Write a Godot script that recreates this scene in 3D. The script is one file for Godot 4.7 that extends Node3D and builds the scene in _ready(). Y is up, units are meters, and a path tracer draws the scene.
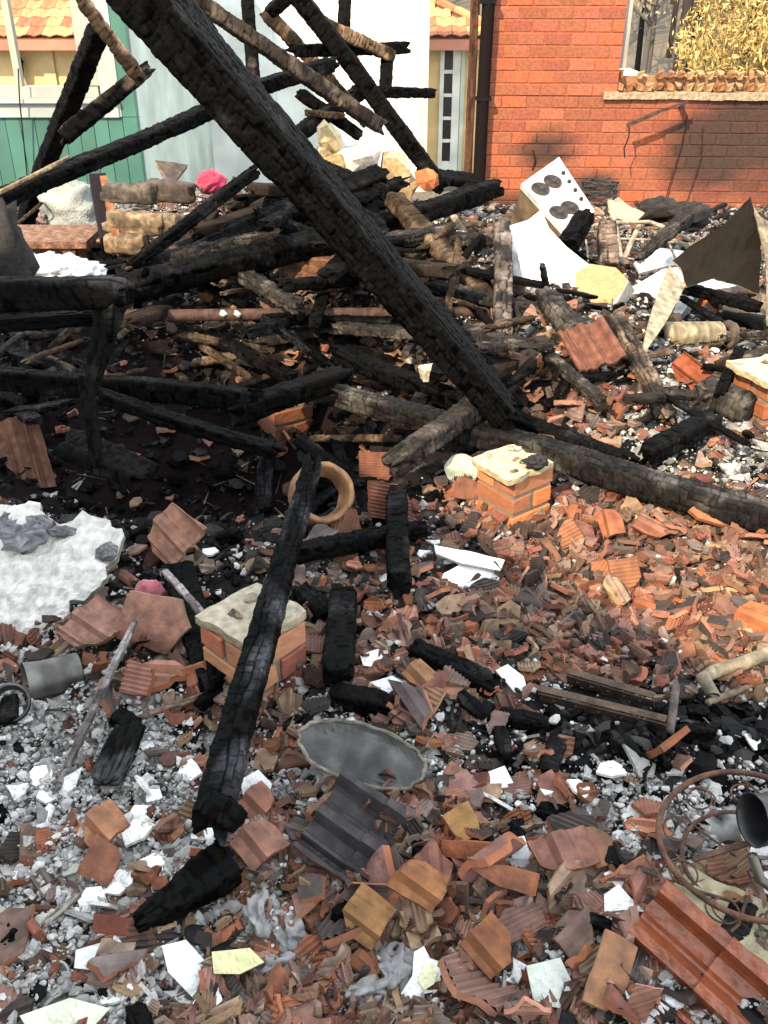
extends Node3D

const F := 940.0
const TH := deg_to_rad(30.0)
const EYE := Vector3(0, 1.75, 0)

var names := {}
var M := {}
var n_low := FastNoiseLite.new()
var n_mid := FastNoiseLite.new()
var n_hi := FastNoiseLite.new()
var rng := RandomNumberGenerator.new()
var marks := []

# ------------------------------------------------------------------ names and tags
func numbered(called: String) -> String:
	var k: int = names.get(called, 0)
	names[called] = k + 1
	return called if k == 0 else "%s_%03d" % [called, k]

func tag(o: Node, label: String, category: String, group := "") -> Node:
	o.set_meta("label", label)
	o.set_meta("category", category)
	if group != "":
		o.set_meta("group", group)
	return o

func thing(called: String, label: String, category: String, at := Vector3.ZERO, group := "") -> Node3D:
	var o := Node3D.new()
	o.name = numbered(called)
	add_child(o, true)
	o.position = at
	tag(o, label, category, group)
	return o

func part(called: String, mesh: Mesh, m: Material, parent: Node, xf := Transform3D()) -> MeshInstance3D:
	var o := MeshInstance3D.new()
	o.name = called
	o.mesh = mesh
	o.material_override = m
	parent.add_child(o, true)
	o.transform = xf
	return o

func single(called: String, label: String, category: String, mesh: Mesh, m: Material, xf := Transform3D(), group := "") -> MeshInstance3D:
	var o := part(numbered(called), mesh, m, self, xf)
	tag(o, label, category, group)
	return o

# ------------------------------------------------------------------ where things stand
func ray(px: float, py: float) -> Vector3:
	var u := (px - 384.0) / F
	var v := -(py - 512.0) / F
	return Vector3(u, v * cos(TH) - sin(TH), -v * sin(TH) - cos(TH))

func P(px: float, py: float, depth: float) -> Vector3:
	return EYE + ray(px, py) * depth

func PD(px: float, py: float, dist: float) -> Vector3:
	var r := ray(px, py)
	return EYE + r * (dist / -r.z)

func PH(px: float, py: float, h: float) -> Vector3:
	var r := ray(px, py)
	return EYE + r * ((h - EYE.y) / r.y)

func on_plane(px: float, py: float, at: Vector3, n: Vector3) -> Vector3:
	var r := ray(px, py)
	return EYE + r * ((at - EYE).dot(n) / r.dot(n))

func proj(p: Vector3) -> Vector2:
	var d := p - EYE
	var zc := -d.y * sin(TH) - d.z * cos(TH)
	zc = maxf(zc, 0.05)
	return Vector2(384.0 + F * d.x / zc, 512.0 - F * (d.y * cos(TH) - d.z * sin(TH)) / zc)

const HEAPS := [[-1.2, -6.9, 1.5, 1.2, 0.12], [0.0, -6.3, 1.1, 0.9, 0.4], [1.05, -4.4, 0.7, 0.6, 0.22], [2.2, -7.6, 2.2, 1.6, -0.3], [-0.72, -3.85, 0.75, 0.5, -0.7], [-1.6, -3.6, 0.7, 0.6, -0.12], [-1.3, -2.35, 0.5, 0.4, -0.1], [-0.1, -5.35, 1.3, 0.5, 0.26]]

func H(x: float, z: float) -> float:
	var h := n_low.get_noise_2d(x, z) * 0.07 + n_mid.get_noise_2d(x, z) * 0.035
	for g in HEAPS:
		var a: float = (x - g[0]) / g[2]
		var b: float = (z - g[1]) / g[3]
		var q := a * a + b * b
		if q < 6.0:
			h += g[4] * exp(-q)
	h -= 1.6 * smoothstep(9.6, 15.0, -z)
	return h

func hit(px: float, py: float) -> Vector3:
	var r := ray(px, py)
	var t := 1.1
	while t < 14.0:
		var p := EYE + r * t
		if p.y < H(p.x, p.z):
			return p
		t += 0.02
	return EYE + r * t

func frame_from(at: Vector3, n: Vector3, toward: Vector3) -> Transform3D:
	n = n.normalized()
	var v := (toward - n * toward.dot(n)).normalized()
	return Transform3D(Basis(n.cross(v), n, v), at)

# a thing lying at a pixel: its long axis points at the second pixel, n is its upward direction
func lay(px: float, py: float, px2: float, py2: float, lift := 0.0, n := Vector3.UP) -> Transform3D:
	n = n.normalized()
	var at := hit(px, py) + Vector3(0, lift + 0.025, 0)
	var to := on_plane(px2, py2, at, n)
	return frame_from(at, n, to - at)

# ------------------------------------------------------------------ mesh builders
class TB:
	var v := PackedVector3Array()
	var c := PackedColorArray()
	func tri(a: Vector3, b: Vector3, d: Vector3, col: Color) -> void:
		v.push_back(a); v.push_back(b); v.push_back(d)
		c.push_back(col); c.push_back(col); c.push_back(col)
	func quad(a: Vector3, b: Vector3, d: Vector3, e: Vector3, col: Color) -> void:
		tri(a, b, d, col)
		tri(a, d, e, col)
	func box(lo: Vector3, hi: Vector3, col: Color) -> void:
		var p := []
		for i in 8:
			p.append(Vector3(hi.x if i & 1 else lo.x, hi.y if i & 2 else lo.y, hi.z if i & 4 else lo.z))
		for f in [[0, 2, 3, 1], [4, 5, 7, 6], [0, 4, 6, 2], [1, 3, 7, 5], [0, 1, 5, 4], [2, 6, 7, 3]]:
			quad(p[f[0]], p[f[1]], p[f[2]], p[f[3]], col)
	func bar(a: Vector3, b: Vector3, w: float, h: float, col: Color, up := Vector3.UP) -> void:
		var d := (b - a).normalized()
		if absf(d.dot(up)) > 0.98:
			up = Vector3(1, 0, 0)
		var x := d.cross(up).normalized() * w * 0.5
		var y := x.cross(d).normalized() * h * 0.5
		var q := [a - x - y, a + x - y, a + x + y, a - x + y, b - x - y, b + x - y, b + x + y, b - x + y]
		for f in [[0, 1, 2, 3], [5, 4, 7, 6], [4, 0, 3, 7], [1, 5, 6, 2], [3, 2, 6, 7], [4, 5, 1, 0]]:
			quad(q[f[0]], q[f[1]], q[f[2]], q[f[3]], col)
	func mesh() -> ArrayMesh:
		var n := PackedVector3Array()
		n.resize(v.size())
		for i in range(0, v.size(), 3):
			var k := (v[i + 2] - v[i]).cross(v[i + 1] - v[i]).normalized()
			n[i] = k; n[i + 1] = k; n[i + 2] = k
		var a := []
		a.resize(Mesh.ARRAY_MAX)
		a[Mesh.ARRAY_VERTEX] = v
		a[Mesh.ARRAY_NORMAL] = n
		a[Mesh.ARRAY_COLOR] = c
		var m := ArrayMesh.new()
		m.add_surface_from_arrays(Mesh.PRIMITIVE_TRIANGLES, a)
		return m

func smooth_mesh(v: PackedVector3Array, c: PackedColorArray, idx: PackedInt32Array) -> ArrayMesh:
	var n := PackedVector3Array()
	n.resize(v.size())
	for i in range(0, idx.size(), 3):
		var a := idx[i]
		var b := idx[i + 1]
		var d := idx[i + 2]
		var k := (v[d] - v[a]).cross(v[b] - v[a])
		n[a] += k; n[b] += k; n[d] += k
	for i in n.size():
		n[i] = n[i].normalized()
	var arr := []
	arr.resize(Mesh.ARRAY_MAX)
	arr[Mesh.ARRAY_VERTEX] = v
	arr[Mesh.ARRAY_NORMAL] = n
	arr[Mesh.ARRAY_COLOR] = c
	arr[Mesh.ARRAY_INDEX] = idx
	var m := ArrayMesh.new()
	m.add_surface_from_arrays(Mesh.PRIMITIVE_TRIANGLES, arr)
	return m

func grid_mesh(v: PackedVector3Array, c: PackedColorArray, rows: int, cols: int, wrap := false) -> ArrayMesh:
	var idx := PackedInt32Array()
	var last := cols if wrap else cols - 1
	for i in rows - 1:
		for j in last:
			var a := i * cols + j
			var b := i * cols + (j + 1) % cols
			var d := a + cols
			var e := b + cols
			idx.append_array([a, b, e, a, e, d])
	return smooth_mesh(v, c, idx)

func hsh(a: int, b: int, s: int) -> float:
	var k := (a * 73856093) ^ (b * 19349663) ^ (s * 83492791)
	k = (k ^ (k >> 13)) * 1274126177
	k = k & 0x7fffffff
	return float((k >> 7) % 10007) / 10007.0

# timber burnt to charcoal: blocks parted by cracks along and across the grain; runs along +Z from 0 to length
func beam_mesh(length: float, w: float, h: float, sd: int, o := {}) -> ArrayMesh:
	var cell: float = o.get("cell", 0.034)
	var groove: float = o.get("groove", 0.0045)
	var rows: int = o.get("rows", 10)
	var t0: float = o.get("t0", 1.0)
	var t1: float = o.get("t1", 1.0)
	var base: Color = o.get("col", Color(0.0056, 0.0055, 0.0054))
	var ash: float = o.get("ash", 0.25)
	var ash_col: Color = o.get("ash_col", Color(0.024, 0.0235, 0.0235))
	var bend: float = o.get("bend", 0.0)
	var rough: float = o.get("rough", 1.0)
	var pw: float = o.get("square", 0.3)
	var fine: int = o.get("fine", 4)
	var n := rows * fine
	var m := clampi(int(length / (cell / 6.0)), 16, int(o.get("most", 420)))
	var v := PackedVector3Array()
	var c := PackedColorArray()
	var rw := (w + h) * 2.0 / rows
	var gw := minf(cell, rw) * 0.16
	var ring := PackedVector2Array()
	for j in n:
		var q := float(j) / n * (w + h) * 2.0
		var d := Vector2(w * 0.5, q - h * 0.5)
		if q > h and q <= h + w:
			d = Vector2(w * 0.5 - (q - h), h * 0.5)
		elif q > h + w and q <= h * 2.0 + w:
			d = Vector2(-w * 0.5, h * 0.5 - (q - h - w))
		elif q > h * 2.0 + w:
			d = Vector2(-w * 0.5 + (q - h * 2.0 - w), -h * 0.5)
		d = Vector2(d.x / w, d.y / h) * 2.0
		ring.push_back(d / pow(pow(absf(d.x), 2.0 / pw) + pow(absf(d.y), 2.0 / pw), pw * 0.5))
	for i in m + 1:
		var s := length * i / m
		var e := maxf(minf(s, length - s), 0.0)
		var te := lerpf(t0, t1, s / length) * (1.0 + 0.06 * rough * n_low.get_noise_2d(s * 2.2, sd * 7.3))
		if e < 0.06:
			te *= 0.8 + 0.2 * sqrt(e / 0.06)
		var bx := bend * sin(PI * s / length) + 0.012 * rough * n_low.get_noise_2d(s, sd * 17.0)
		var by := 0.012 * rough * n_low.get_noise_2d(s, sd * 11.0 + 50.0)
		for j in n:
			var d := ring[j]
			var p := Vector2(d.x * w * 0.5, d.y * h * 0.5) * te
			var wob := n_mid.get_noise_3d(p.x * 1.5, p.y * 1.5, s + sd)
			var rr := float(j) / n * rows + 0.8 * wob
			var r := posmod(int(floor(rr)), rows)
			var fr := rr - floorf(rr)
			var sc := s + hsh(r, 3, sd) * cell + wob * cell * 0.5
			var cl := cell * (0.75 + 0.5 * hsh(r, 9, sd))
			var k := int(floor(sc / cl))
			var b0 := (k + 0.7 * (hsh(r, k, sd + 5) - 0.5)) * cl
			if sc < b0:
				k -= 1
				b0 = (k + 0.7 * (hsh(r, k, sd + 5) - 0.5)) * cl
			var b1 := (k + 1 + 0.7 * (hsh(r, k + 1, sd + 5) - 0.5)) * cl
			if sc > b1:
				k += 1
				b0 = b1
				b1 = (k + 1 + 0.7 * (hsh(r, k + 1, sd + 5) - 0.5)) * cl
			var across := (1.0 - smoothstep(0.0, gw, sc - b0)) * (0.25 + 0.75 * hsh(r, k, sd + 8)) + (1.0 - smoothstep(0.0, gw, b1 - sc)) * (0.25 + 0.75 * hsh(r, k + 1, sd + 8))
			var rb := r if fr < 0.5 else r + 1
			var along := (1.0 - smoothstep(0.0, gw, minf(fr, 1.0 - fr) * rw)) * clampf(0.75 + 1.6 * n_low.get_noise_2d(s * 2.5 + rb * 5.3, rb * 7.7 + sd), 0.1, 1.5)
			var deep := clampf(maxf(across, along), 0.0, 1.4)
			var disp := -groove * deep + groove * 1.3 * (hsh(r, k, sd) - 0.5) + groove * 0.7 * n_hi.get_noise_3d(p.x * 3.0, p.y * 3.0, s * 3.0 + sd)
			p += d.normalized() * disp
			var cut := minf(0.09, length * 0.12)
			v.push_back(Vector3(p.x + bx, p.y + by, clampf(s, cut * hsh(r, 21, sd), length - cut * hsh(r, 22, sd))))
			var g := 0.6 + 0.8 * hsh(r, k + 40, sd)
			var col := base * g
			var at := clampf(n_mid.get_noise_3d(p.x + sd, p.y, s * 0.7) * 2.0 + (ash - 0.5) * 2.0, 0.0, 1.0) * clampf(1.0 - deep, 0.0, 1.0)
			col = col.lerp(ash_col * g, at)
			col *= 1.0 - 0.6 * minf(deep, 1.0)
			col.a = 1.0
			c.push_back(col)
	for e in 2:
		var q := Vector3.ZERO
		for j in n:
			q += v[e * m * n + j]
		v.push_back(q / n + Vector3(0, 0, -0.012 if e == 0 else 0.012))
		c.push_back(base)
	var idx := PackedInt32Array()
	for i in m:
		for j in n:
			var a := i * n + j
			var b := i * n + (j + 1) % n
			idx.append_array([a, b, b + n, a, b + n, a + n])
	var z0 := (m + 1) * n
	for j in n:
		idx.append_array([z0, (j + 1) % n, j, z0 + 1, m * n + j, m * n + (j + 1) % n])
	return smooth_mesh(v, c, idx)

func between(a: Vector3, b: Vector3, roll := 0.0) -> Transform3D:
	var d := (b - a).normalized()
	var up := Vector3.UP if absf(d.y) < 0.95 else Vector3(0, 0, 1)
	var x := up.cross(d).normalized()
	var bs := Basis(x, d.cross(x), d)
	return Transform3D(bs * Basis(Vector3(0, 0, 1), deg_to_rad(roll)), a)

func beam(called: String, label: String, category: String, a: Vector3, b: Vector3, w: float, h: float, sd: int, o := {}, roll := 0.0, mat_name := "char", group := "burnt timbers of the fallen roof and floor") -> MeshInstance3D:
	return single(called, label, category, beam_mesh(a.distance_to(b), w, h, sd, o), M[mat_name], between(a, b, roll), group)

# a bent or ribbed sheet cut to an outline: x and z are the outline, y is the height that hf gives
func sheet_mesh(poly: PackedVector2Array, us: Array, vs: Array, hf: Callable, thick: float, top: Color, side: Color, under := Color(-1, 0, 0), step := 0.02) -> ArrayMesh:
	var tb := TB.new()
	if under.r < 0:
		under = top
	for i in us.size() - 1:
		for j in vs.size() - 1:
			var cell := PackedVector2Array([Vector2(us[i], vs[j]), Vector2(us[i + 1], vs[j]), Vector2(us[i + 1], vs[j + 1]), Vector2(us[i], vs[j + 1])])
			for q: PackedVector2Array in Geometry2D.intersect_polygons(poly, cell):
				var t := Geometry2D.triangulate_polygon(q)
				for k in range(0, t.size(), 3):
					var a := q[t[k]]
					var b := q[t[k + 1]]
					var d := q[t[k + 2]]
					if (b - a).cross(d - a) < 0.0:
						var w := b
						b = d
						d = w
					var pa := Vector3(a.x, hf.call(a.x, a.y), a.y)
					var pb := Vector3(b.x, hf.call(b.x, b.y), b.y)
					var pd := Vector3(d.x, hf.call(d.x, d.y), d.y)
					var dn := Vector3(0, -thick, 0)
					tb.tri(pa, pb, pd, top)
					tb.tri(pa + dn, pd + dn, pb + dn, under)
	var n := poly.size()
	var cw := Geometry2D.is_polygon_clockwise(poly)
	for i in n:
		var a := poly[i]
		var b := poly[(i + 1) % n]
		var parts := maxi(1, int(ceil(a.distance_to(b) / step)))
		for k in parts:
			var p := a.lerp(b, float(k) / parts)
			var q := a.lerp(b, float(k + 1) / parts)
			if cw:
				var w := p
				p = q
				q = w
			var hp: float = hf.call(p.x, p.y)
			var hq: float = hf.call(q.x, q.y)
			tb.quad(Vector3(p.x, hp, p.y), Vector3(p.x, hp - thick, p.y), Vector3(q.x, hq - thick, q.y), Vector3(q.x, hq, q.y), side)
	return tb.mesh()

func steps(a: float, b: float, n: int) -> Array:
	var out := []
	for i in n + 1:
		out.append(lerpf(a, b, float(i) / n))
	return out

func rough_poly(pts: Array, sd: int, amp := 0.004, each := 0.025) -> PackedVector2Array:
	var out := PackedVector2Array()
	var n := pts.size()
	for i in n:
		var a: Vector2 = pts[i]
		var b: Vector2 = pts[(i + 1) % n]
		var k := maxi(1, int(a.distance_to(b) / each))
		var nn := (b - a).orthogonal().normalized()
		for q in k:
			out.push_back(a.lerp(b, float(q) / k) + (nn * amp * (hsh(i, q, sd) * 2.0 - 1.0) if q else Vector2.ZERO))
	return out

func bump(x: float, at: float, r: float) -> float:
	var d := absf(x - at) / r
	return 0.5 + 0.5 * cos(PI * d) if d < 1.0 else 0.0

# cross section of an interlocking clay roof tile, 0.25 m wide
func trap(u: float, at: float, top: float, base: float) -> float:
	return 1.0 - clampf((absf(u - at) - top) / (base - top), 0.0, 1.0)

func tile_profile(u: float, v: float) -> float:
	return 0.017 * trap(u, -0.1, 0.008, 0.02) + 0.011 * trap(u, -0.062, 0.004, 0.011) + 0.019 * trap(u, 0.0, 0.01, 0.024) + 0.021 * trap(u, 0.1, 0.012, 0.026) - 0.005 * trap(u, 0.052, 0.014, 0.022) + (0.008 if absf(v) > 0.195 else 0.0)

func ruled_profile(u: float, v: float) -> float:
	return 0.003 * sin(u * 480.0) + 0.012 * bump(u, -0.1, 0.03)

func arc_profile(u: float, v: float) -> float:
	return -u * u * 2.6

func tile_us() -> Array:
	var o := [-0.13, -0.12, -0.108, -0.092, -0.08, -0.073, -0.066, -0.058, -0.051, -0.024, -0.01, 0.01, 0.024, 0.03, 0.038, 0.066, 0.074, 0.088, 0.112, 0.126, 0.132]
	return o

func tile_mesh(poly: PackedVector2Array, top: Color, side: Color, kind := 0) -> ArrayMesh:
	if kind == 1:
		return sheet_mesh(poly, steps(-0.13, 0.13, 84), [-0.22, 0.22], ruled_profile, 0.016, top, side)
	if kind == 3:
		return sheet_mesh(poly, steps(-0.13, 0.13, 4), [-0.22, 0.22], func(u: float, v: float) -> float: return 0.004 * sin(u * 31.0 + v * 17.0), 0.015, top, side)
	if kind == 4:
		return sheet_mesh(poly, tile_us(), [-0.22, 0.02, 0.0201, 0.22], func(u: float, v: float) -> float: return tile_profile(u, v) * 1.9 + (0.012 if v > 0.02 else 0.0), 0.018, top, side)
	if kind == 2:
		return sheet_mesh(poly, steps(-0.13, 0.13, 18), [-0.22, 0.22], arc_profile, 0.016, top, side)
	return sheet_mesh(poly, tile_us(), [-0.22, -0.1951, -0.1949, 0.1949, 0.1951, 0.22], tile_profile, 0.016, top, side)

func centred(m: ArrayMesh, at: Vector2) -> ArrayMesh:
	var a := m.surface_get_arrays(0)
	var v: PackedVector3Array = a[Mesh.ARRAY_VERTEX]
	for i in v.size():
		v[i] -= Vector3(at.x, 0, at.y)
	a[Mesh.ARRAY_VERTEX] = v
	var out := ArrayMesh.new()
	out.add_surface_from_arrays(Mesh.PRIMITIVE_TRIANGLES, a)
	return out

func shard_mesh(r: float, sd: int, top: Color, side: Color) -> ArrayMesh:
	var rn := RandomNumberGenerator.new()
	rn.seed = sd * 977 + 5
	var n := rn.randi_range(4, 6)
	var at := Vector2(rn.randf_range(-0.13 + r * 0.8, 0.13 - r * 0.8) if r < 0.13 else 0.0, rn.randf_range(-0.1, 0.1))
	var pts := []
	var turn := rn.randf() * TAU
	var sq := rn.randf_range(0.55, 1.0)
	for i in n:
		var a := turn + TAU * (i + rn.randf_range(-0.28, 0.28)) / n
		var q := r * rn.randf_range(0.75, 1.15)
		var p := Vector2(cos(a) * q * sq, sin(a) * q)
		if rn.randf() < 0.6:
			p = Vector2(p.x, p.y)
		pts.append(at + Vector2(clampf(p.x, -0.125 - at.x, 0.127 - at.x), p.y))
	var k := rn.randi() % 10
	return centred(tile_mesh(rough_poly(pts, sd, 0.003, 0.035), top, side, 1 if k < 2 else (2 if k < 3 else (3 if k < 6 else 0))), at)

func lump_mesh(r: Vector3, amp: float, freq: float, sd: int, col: Color, col2: Color, rows := 14, cols := 20, flat_base := 0.0) -> ArrayMesh:
	var v := PackedVector3Array()
	var c := PackedColorArray()
	for i in rows:
		var th := PI * i / (rows - 1)
		for j in cols:
			var ph := TAU * j / cols
			var d := Vector3(sin(th) * cos(ph), cos(th), sin(th) * sin(ph))
			var e := d * freq * 0.16
			var k := n_mid.get_noise_3d(e.x + sd * 3.7, e.y, e.z)
			var k2 := n_hi.get_noise_3d(e.x * 1.5, e.y * 1.5 + sd, e.z * 1.5)
			var p := d * (1.0 + amp * k * 1.6 + amp * 0.14 * k2)
			p *= r
			if flat_base > 0.0 and p.y < -r.y * flat_base:
				p.y = -r.y * flat_base
			v.push_back(p)
			c.push_back(col.lerp(col2, clampf(0.5 + k2 * 1.2 + k * 0.5, 0, 1)))
	return grid_mesh(v, c, rows, cols, true)

func chunk_mesh(rad: Vector3, sd: int, col: Color, col2: Color) -> ArrayMesh:
	var tb := TB.new()
	var p := []
	for i in 5:
		for j in 7:
			var th := PI * i / 4.0
			var ph := TAU * (j + 0.5 * (i % 2)) / 7.0
			var k := 0.6 + 0.6 * hsh(i if i % 4 else i + 50, j if i % 4 else 0, sd)
			p.append(Vector3(sin(th) * cos(ph), cos(th), sin(th) * sin(ph)) * rad * k)
	for i in 4:
		for j in 7:
			var a: Vector3 = p[i * 7 + j]
			var b: Vector3 = p[i * 7 + (j + 1) % 7]
			var d: Vector3 = p[i * 7 + 7 + j]
			var e: Vector3 = p[i * 7 + 7 + (j + 1) % 7]
			var c := col.lerp(col2, hsh(i, j, sd + 9))
			if i > 0:
				tb.tri(a, b, e if i % 2 else d, c)
			if i < 3:
				if i % 2:
					tb.tri(a, e, d, c)
				else:
					tb.tri(b, e, d, c)
	return tb.mesh()

func tube_mesh(path: Array, r: float, sides: int, col: Color, closed := false, r1 := -1.0) -> ArrayMesh:
	var v := PackedVector3Array()
	var c := PackedColorArray()
	var n := path.size()
	var ref := Vector3.UP
	var rings := n + (1 if closed else 0)
	for q in rings:
		var i := q % n
		var a: Vector3 = path[(i - 1 + n) % n] if closed else path[maxi(i - 1, 0)]
		var b: Vector3 = path[(i + 1) % n] if closed else path[mini(i + 1, n - 1)]
		var d := (b - a).normalized()
		if absf(d.dot(ref)) > 0.9:
			ref = Vector3(1, 0, 0) if absf(d.x) < 0.8 else Vector3(0, 0, 1)
		var x := d.cross(ref).normalized()
		var y := x.cross(d)
		ref = y
		var rad := r if r1 < 0.0 else lerpf(r, r1, float(i) / maxi(n - 1, 1))
		for j in sides:
			var t := TAU * j / sides
			v.push_back(Vector3(path[i]) + (x * cos(t) + y * sin(t)) * rad)
			c.push_back(col)
	if not closed:
		for e in 2:
			for j in sides:
				var p: Vector3 = path[0] if e == 0 else path[n - 1]
				if e == 0:
					v.insert(0, p)
					c.insert(0, col)
				else:
					v.push_back(p)
					c.push_back(col)
		rings += 2
	return grid_mesh(v, c, rings, sides, true)

func lathe_mesh(prof: Array, segs: int, col: Color, amp := 0.0, sd := 0, arc := 1.0) -> ArrayMesh:
	var v := PackedVector3Array()
	var c := PackedColorArray()
	for p: Vector2 in prof:
		for j in segs:
			var a := TAU * arc * j / (segs if arc >= 1.0 else segs - 1)
			var k := 1.0 + amp * n_mid.get_noise_3d(cos(a) * 0.3 + sd, p.y * 2.0, sin(a) * 0.3)
			v.push_back(Vector3(cos(a) * p.x * k, p.y, sin(a) * p.x * k))
			var g := 0.85 + 0.3 * n_mid.get_noise_3d(cos(a) * 0.2, p.y + sd, sin(a) * 0.2)
			c.push_back(Color(col.r * g, col.g * g, col.b * g))
	return grid_mesh(v, c, prof.size(), segs, arc >= 1.0)

# block with chamfered edges, seated on y = 0, with edges worn by the seed
func block_mesh(s: Vector3, bev: float, col: Color, sd := 0, wear := 0.0) -> ArrayMesh:
	var tb := TB.new()
	var q := []
	for i in 8:
		var sg := Vector3(1 if i & 1 else -1, 1 if i & 2 else -1, 1 if i & 4 else -1)
		var w := Vector3(hsh(i, 1, sd), hsh(i, 2, sd), hsh(i, 3, sd)) * wear
		var p := (s * 0.5 - w) * sg + Vector3(0, s.y * 0.5, 0)
		q.append([p - Vector3(0, sg.y, sg.z) * bev, p - Vector3(sg.x, 0, sg.z) * bev, p - Vector3(sg.x, sg.y, 0) * bev])
	for f in [[0, 2, 6, 4, 0], [1, 5, 7, 3, 0], [0, 4, 5, 1, 1], [2, 3, 7, 6, 1], [0, 1, 3, 2, 2], [4, 6, 7, 5, 2]]:
		var k: int = f[4]
		tb.quad(q[f[0]][k], q[f[1]][k], q[f[2]][k], q[f[3]][k], col)
	for ax in 3:
		var o1 := (ax + 1) % 3
		var o2 := (ax + 2) % 3
		for a in 2:
			for b in 2:
				var i0 := (a << o1) | (b << o2)
				var i1 := i0 | (1 << ax)
				if (a ^ b) == 0:
					tb.quad(q[i0][o1], q[i0][o2], q[i1][o2], q[i1][o1], col)
				else:
					tb.quad(q[i0][o2], q[i0][o1], q[i1][o1], q[i1][o2], col)
	for i in 8:
		var par := ((i & 1) + ((i >> 1) & 1) + ((i >> 2) & 1)) % 2
		if par:
			tb.tri(q[i][0], q[i][2], q[i][1], col)
		else:
			tb.tri(q[i][0], q[i][1], q[i][2], col)
	return tb.mesh()

# a flat plate with real thickness whose corners are points in space
func plate_mesh(pts: Array, thick: float, col: Color, side := Color(-1, 0, 0), dent := 0.0, sd := 0) -> ArrayMesh:
	var tb := TB.new()
	if side.r < 0:
		side = col
	var n := Vector3.ZERO
	var mid := Vector3.ZERO
	for i in pts.size():
		n += (pts[i] as Vector3).cross(pts[(i + 1) % pts.size()])
		mid += pts[i] as Vector3
	mid /= pts.size()
	n = n.normalized()
	if n.dot(EYE - mid) < 0.0:
		n = -n
	var x := ((pts[1] as Vector3) - (pts[0] as Vector3)).normalized()
	x = (x - n * x.dot(n)).normalized()
	var y := x.cross(n)
	var poly := PackedVector2Array()
	var lo := Vector2(1e9, 1e9)
	var hi := -lo
	for p: Vector3 in pts:
		var q := Vector2((p - mid).dot(x), (p - mid).dot(y))
		poly.push_back(q)
		lo = lo.min(q)
		hi = hi.max(q)
	var nu := 10 if dent > 0.0 else 1
	var hf := func(u: float, v: float) -> float: return dent * n_low.get_noise_2d(u * 2.5 + sd * 5.1, v * 2.5) + dent * 0.3 * n_mid.get_noise_2d(u, v + sd)
	var m := sheet_mesh(poly, steps(lo.x - 0.01, hi.x + 0.01, nu), steps(lo.y - 0.01, hi.y + 0.01, nu), hf, thick, col, side, Color(-1, 0, 0), 0.04)
	var a := m.surface_get_arrays(0)
	var v: PackedVector3Array = a[Mesh.ARRAY_VERTEX]
	var nn: PackedVector3Array = a[Mesh.ARRAY_NORMAL]
	for i in v.size():
		v[i] = mid + x * v[i].x + n * v[i].y + y * v[i].z
		nn[i] = x * nn[i].x + n * nn[i].y + y * nn[i].z
	a[Mesh.ARRAY_VERTEX] = v
	a[Mesh.ARRAY_NORMAL] = nn
	var out := ArrayMesh.new()
	out.add_surface_from_arrays(Mesh.PRIMITIVE_TRIANGLES, a)
	return out

func px_plate(px: Array, at: Vector3, n: Vector3) -> Array:
	var out := []
	for p: Vector2 in px:
		out.append(on_plane(p.x, p.y, at, n))
	return out

# ------------------------------------------------------------------ materials
func noise_tex(freq: float, sd: int, lo: float, hi: float, size := 256, normal := false, strength := 4.0) -> NoiseTexture2D:
	var t := NoiseTexture2D.new()
	var n := FastNoiseLite.new()
	n.seed = sd
	n.frequency = freq
	n.fractal_octaves = 5
	t.noise = n
	t.width = size
	t.height = size
	t.seamless = true
	if normal:
		t.as_normal_map = true
		t.bump_strength = strength
	else:
		var g := Gradient.new()
		g.set_color(0, Color(lo, lo * 1.04, lo * 1.1) if sd == 18 else Color(lo, lo, lo))
		g.set_color(1, Color(hi, hi, hi))
		t.color_ramp = g
	return t

func mat(called: String, rough: float, tex: Texture2D = null, nrm: Texture2D = null, scale := 3.0, metal := 0.0, spec := 0.5, world := false) -> StandardMaterial3D:
	var m := StandardMaterial3D.new()
	m.vertex_color_use_as_albedo = true
	m.roughness = rough
	m.metallic = metal
	m.metallic_specular = spec
	m.uv1_triplanar = true
	m.uv1_world_triplanar = world
	m.uv1_scale = Vector3.ONE * scale
	if tex:
		m.albedo_texture = tex
	if nrm:
		m.normal_enabled = true
		m.normal_texture = nrm
		m.normal_scale = 1.0
	M[called] = m
	return m

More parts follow.
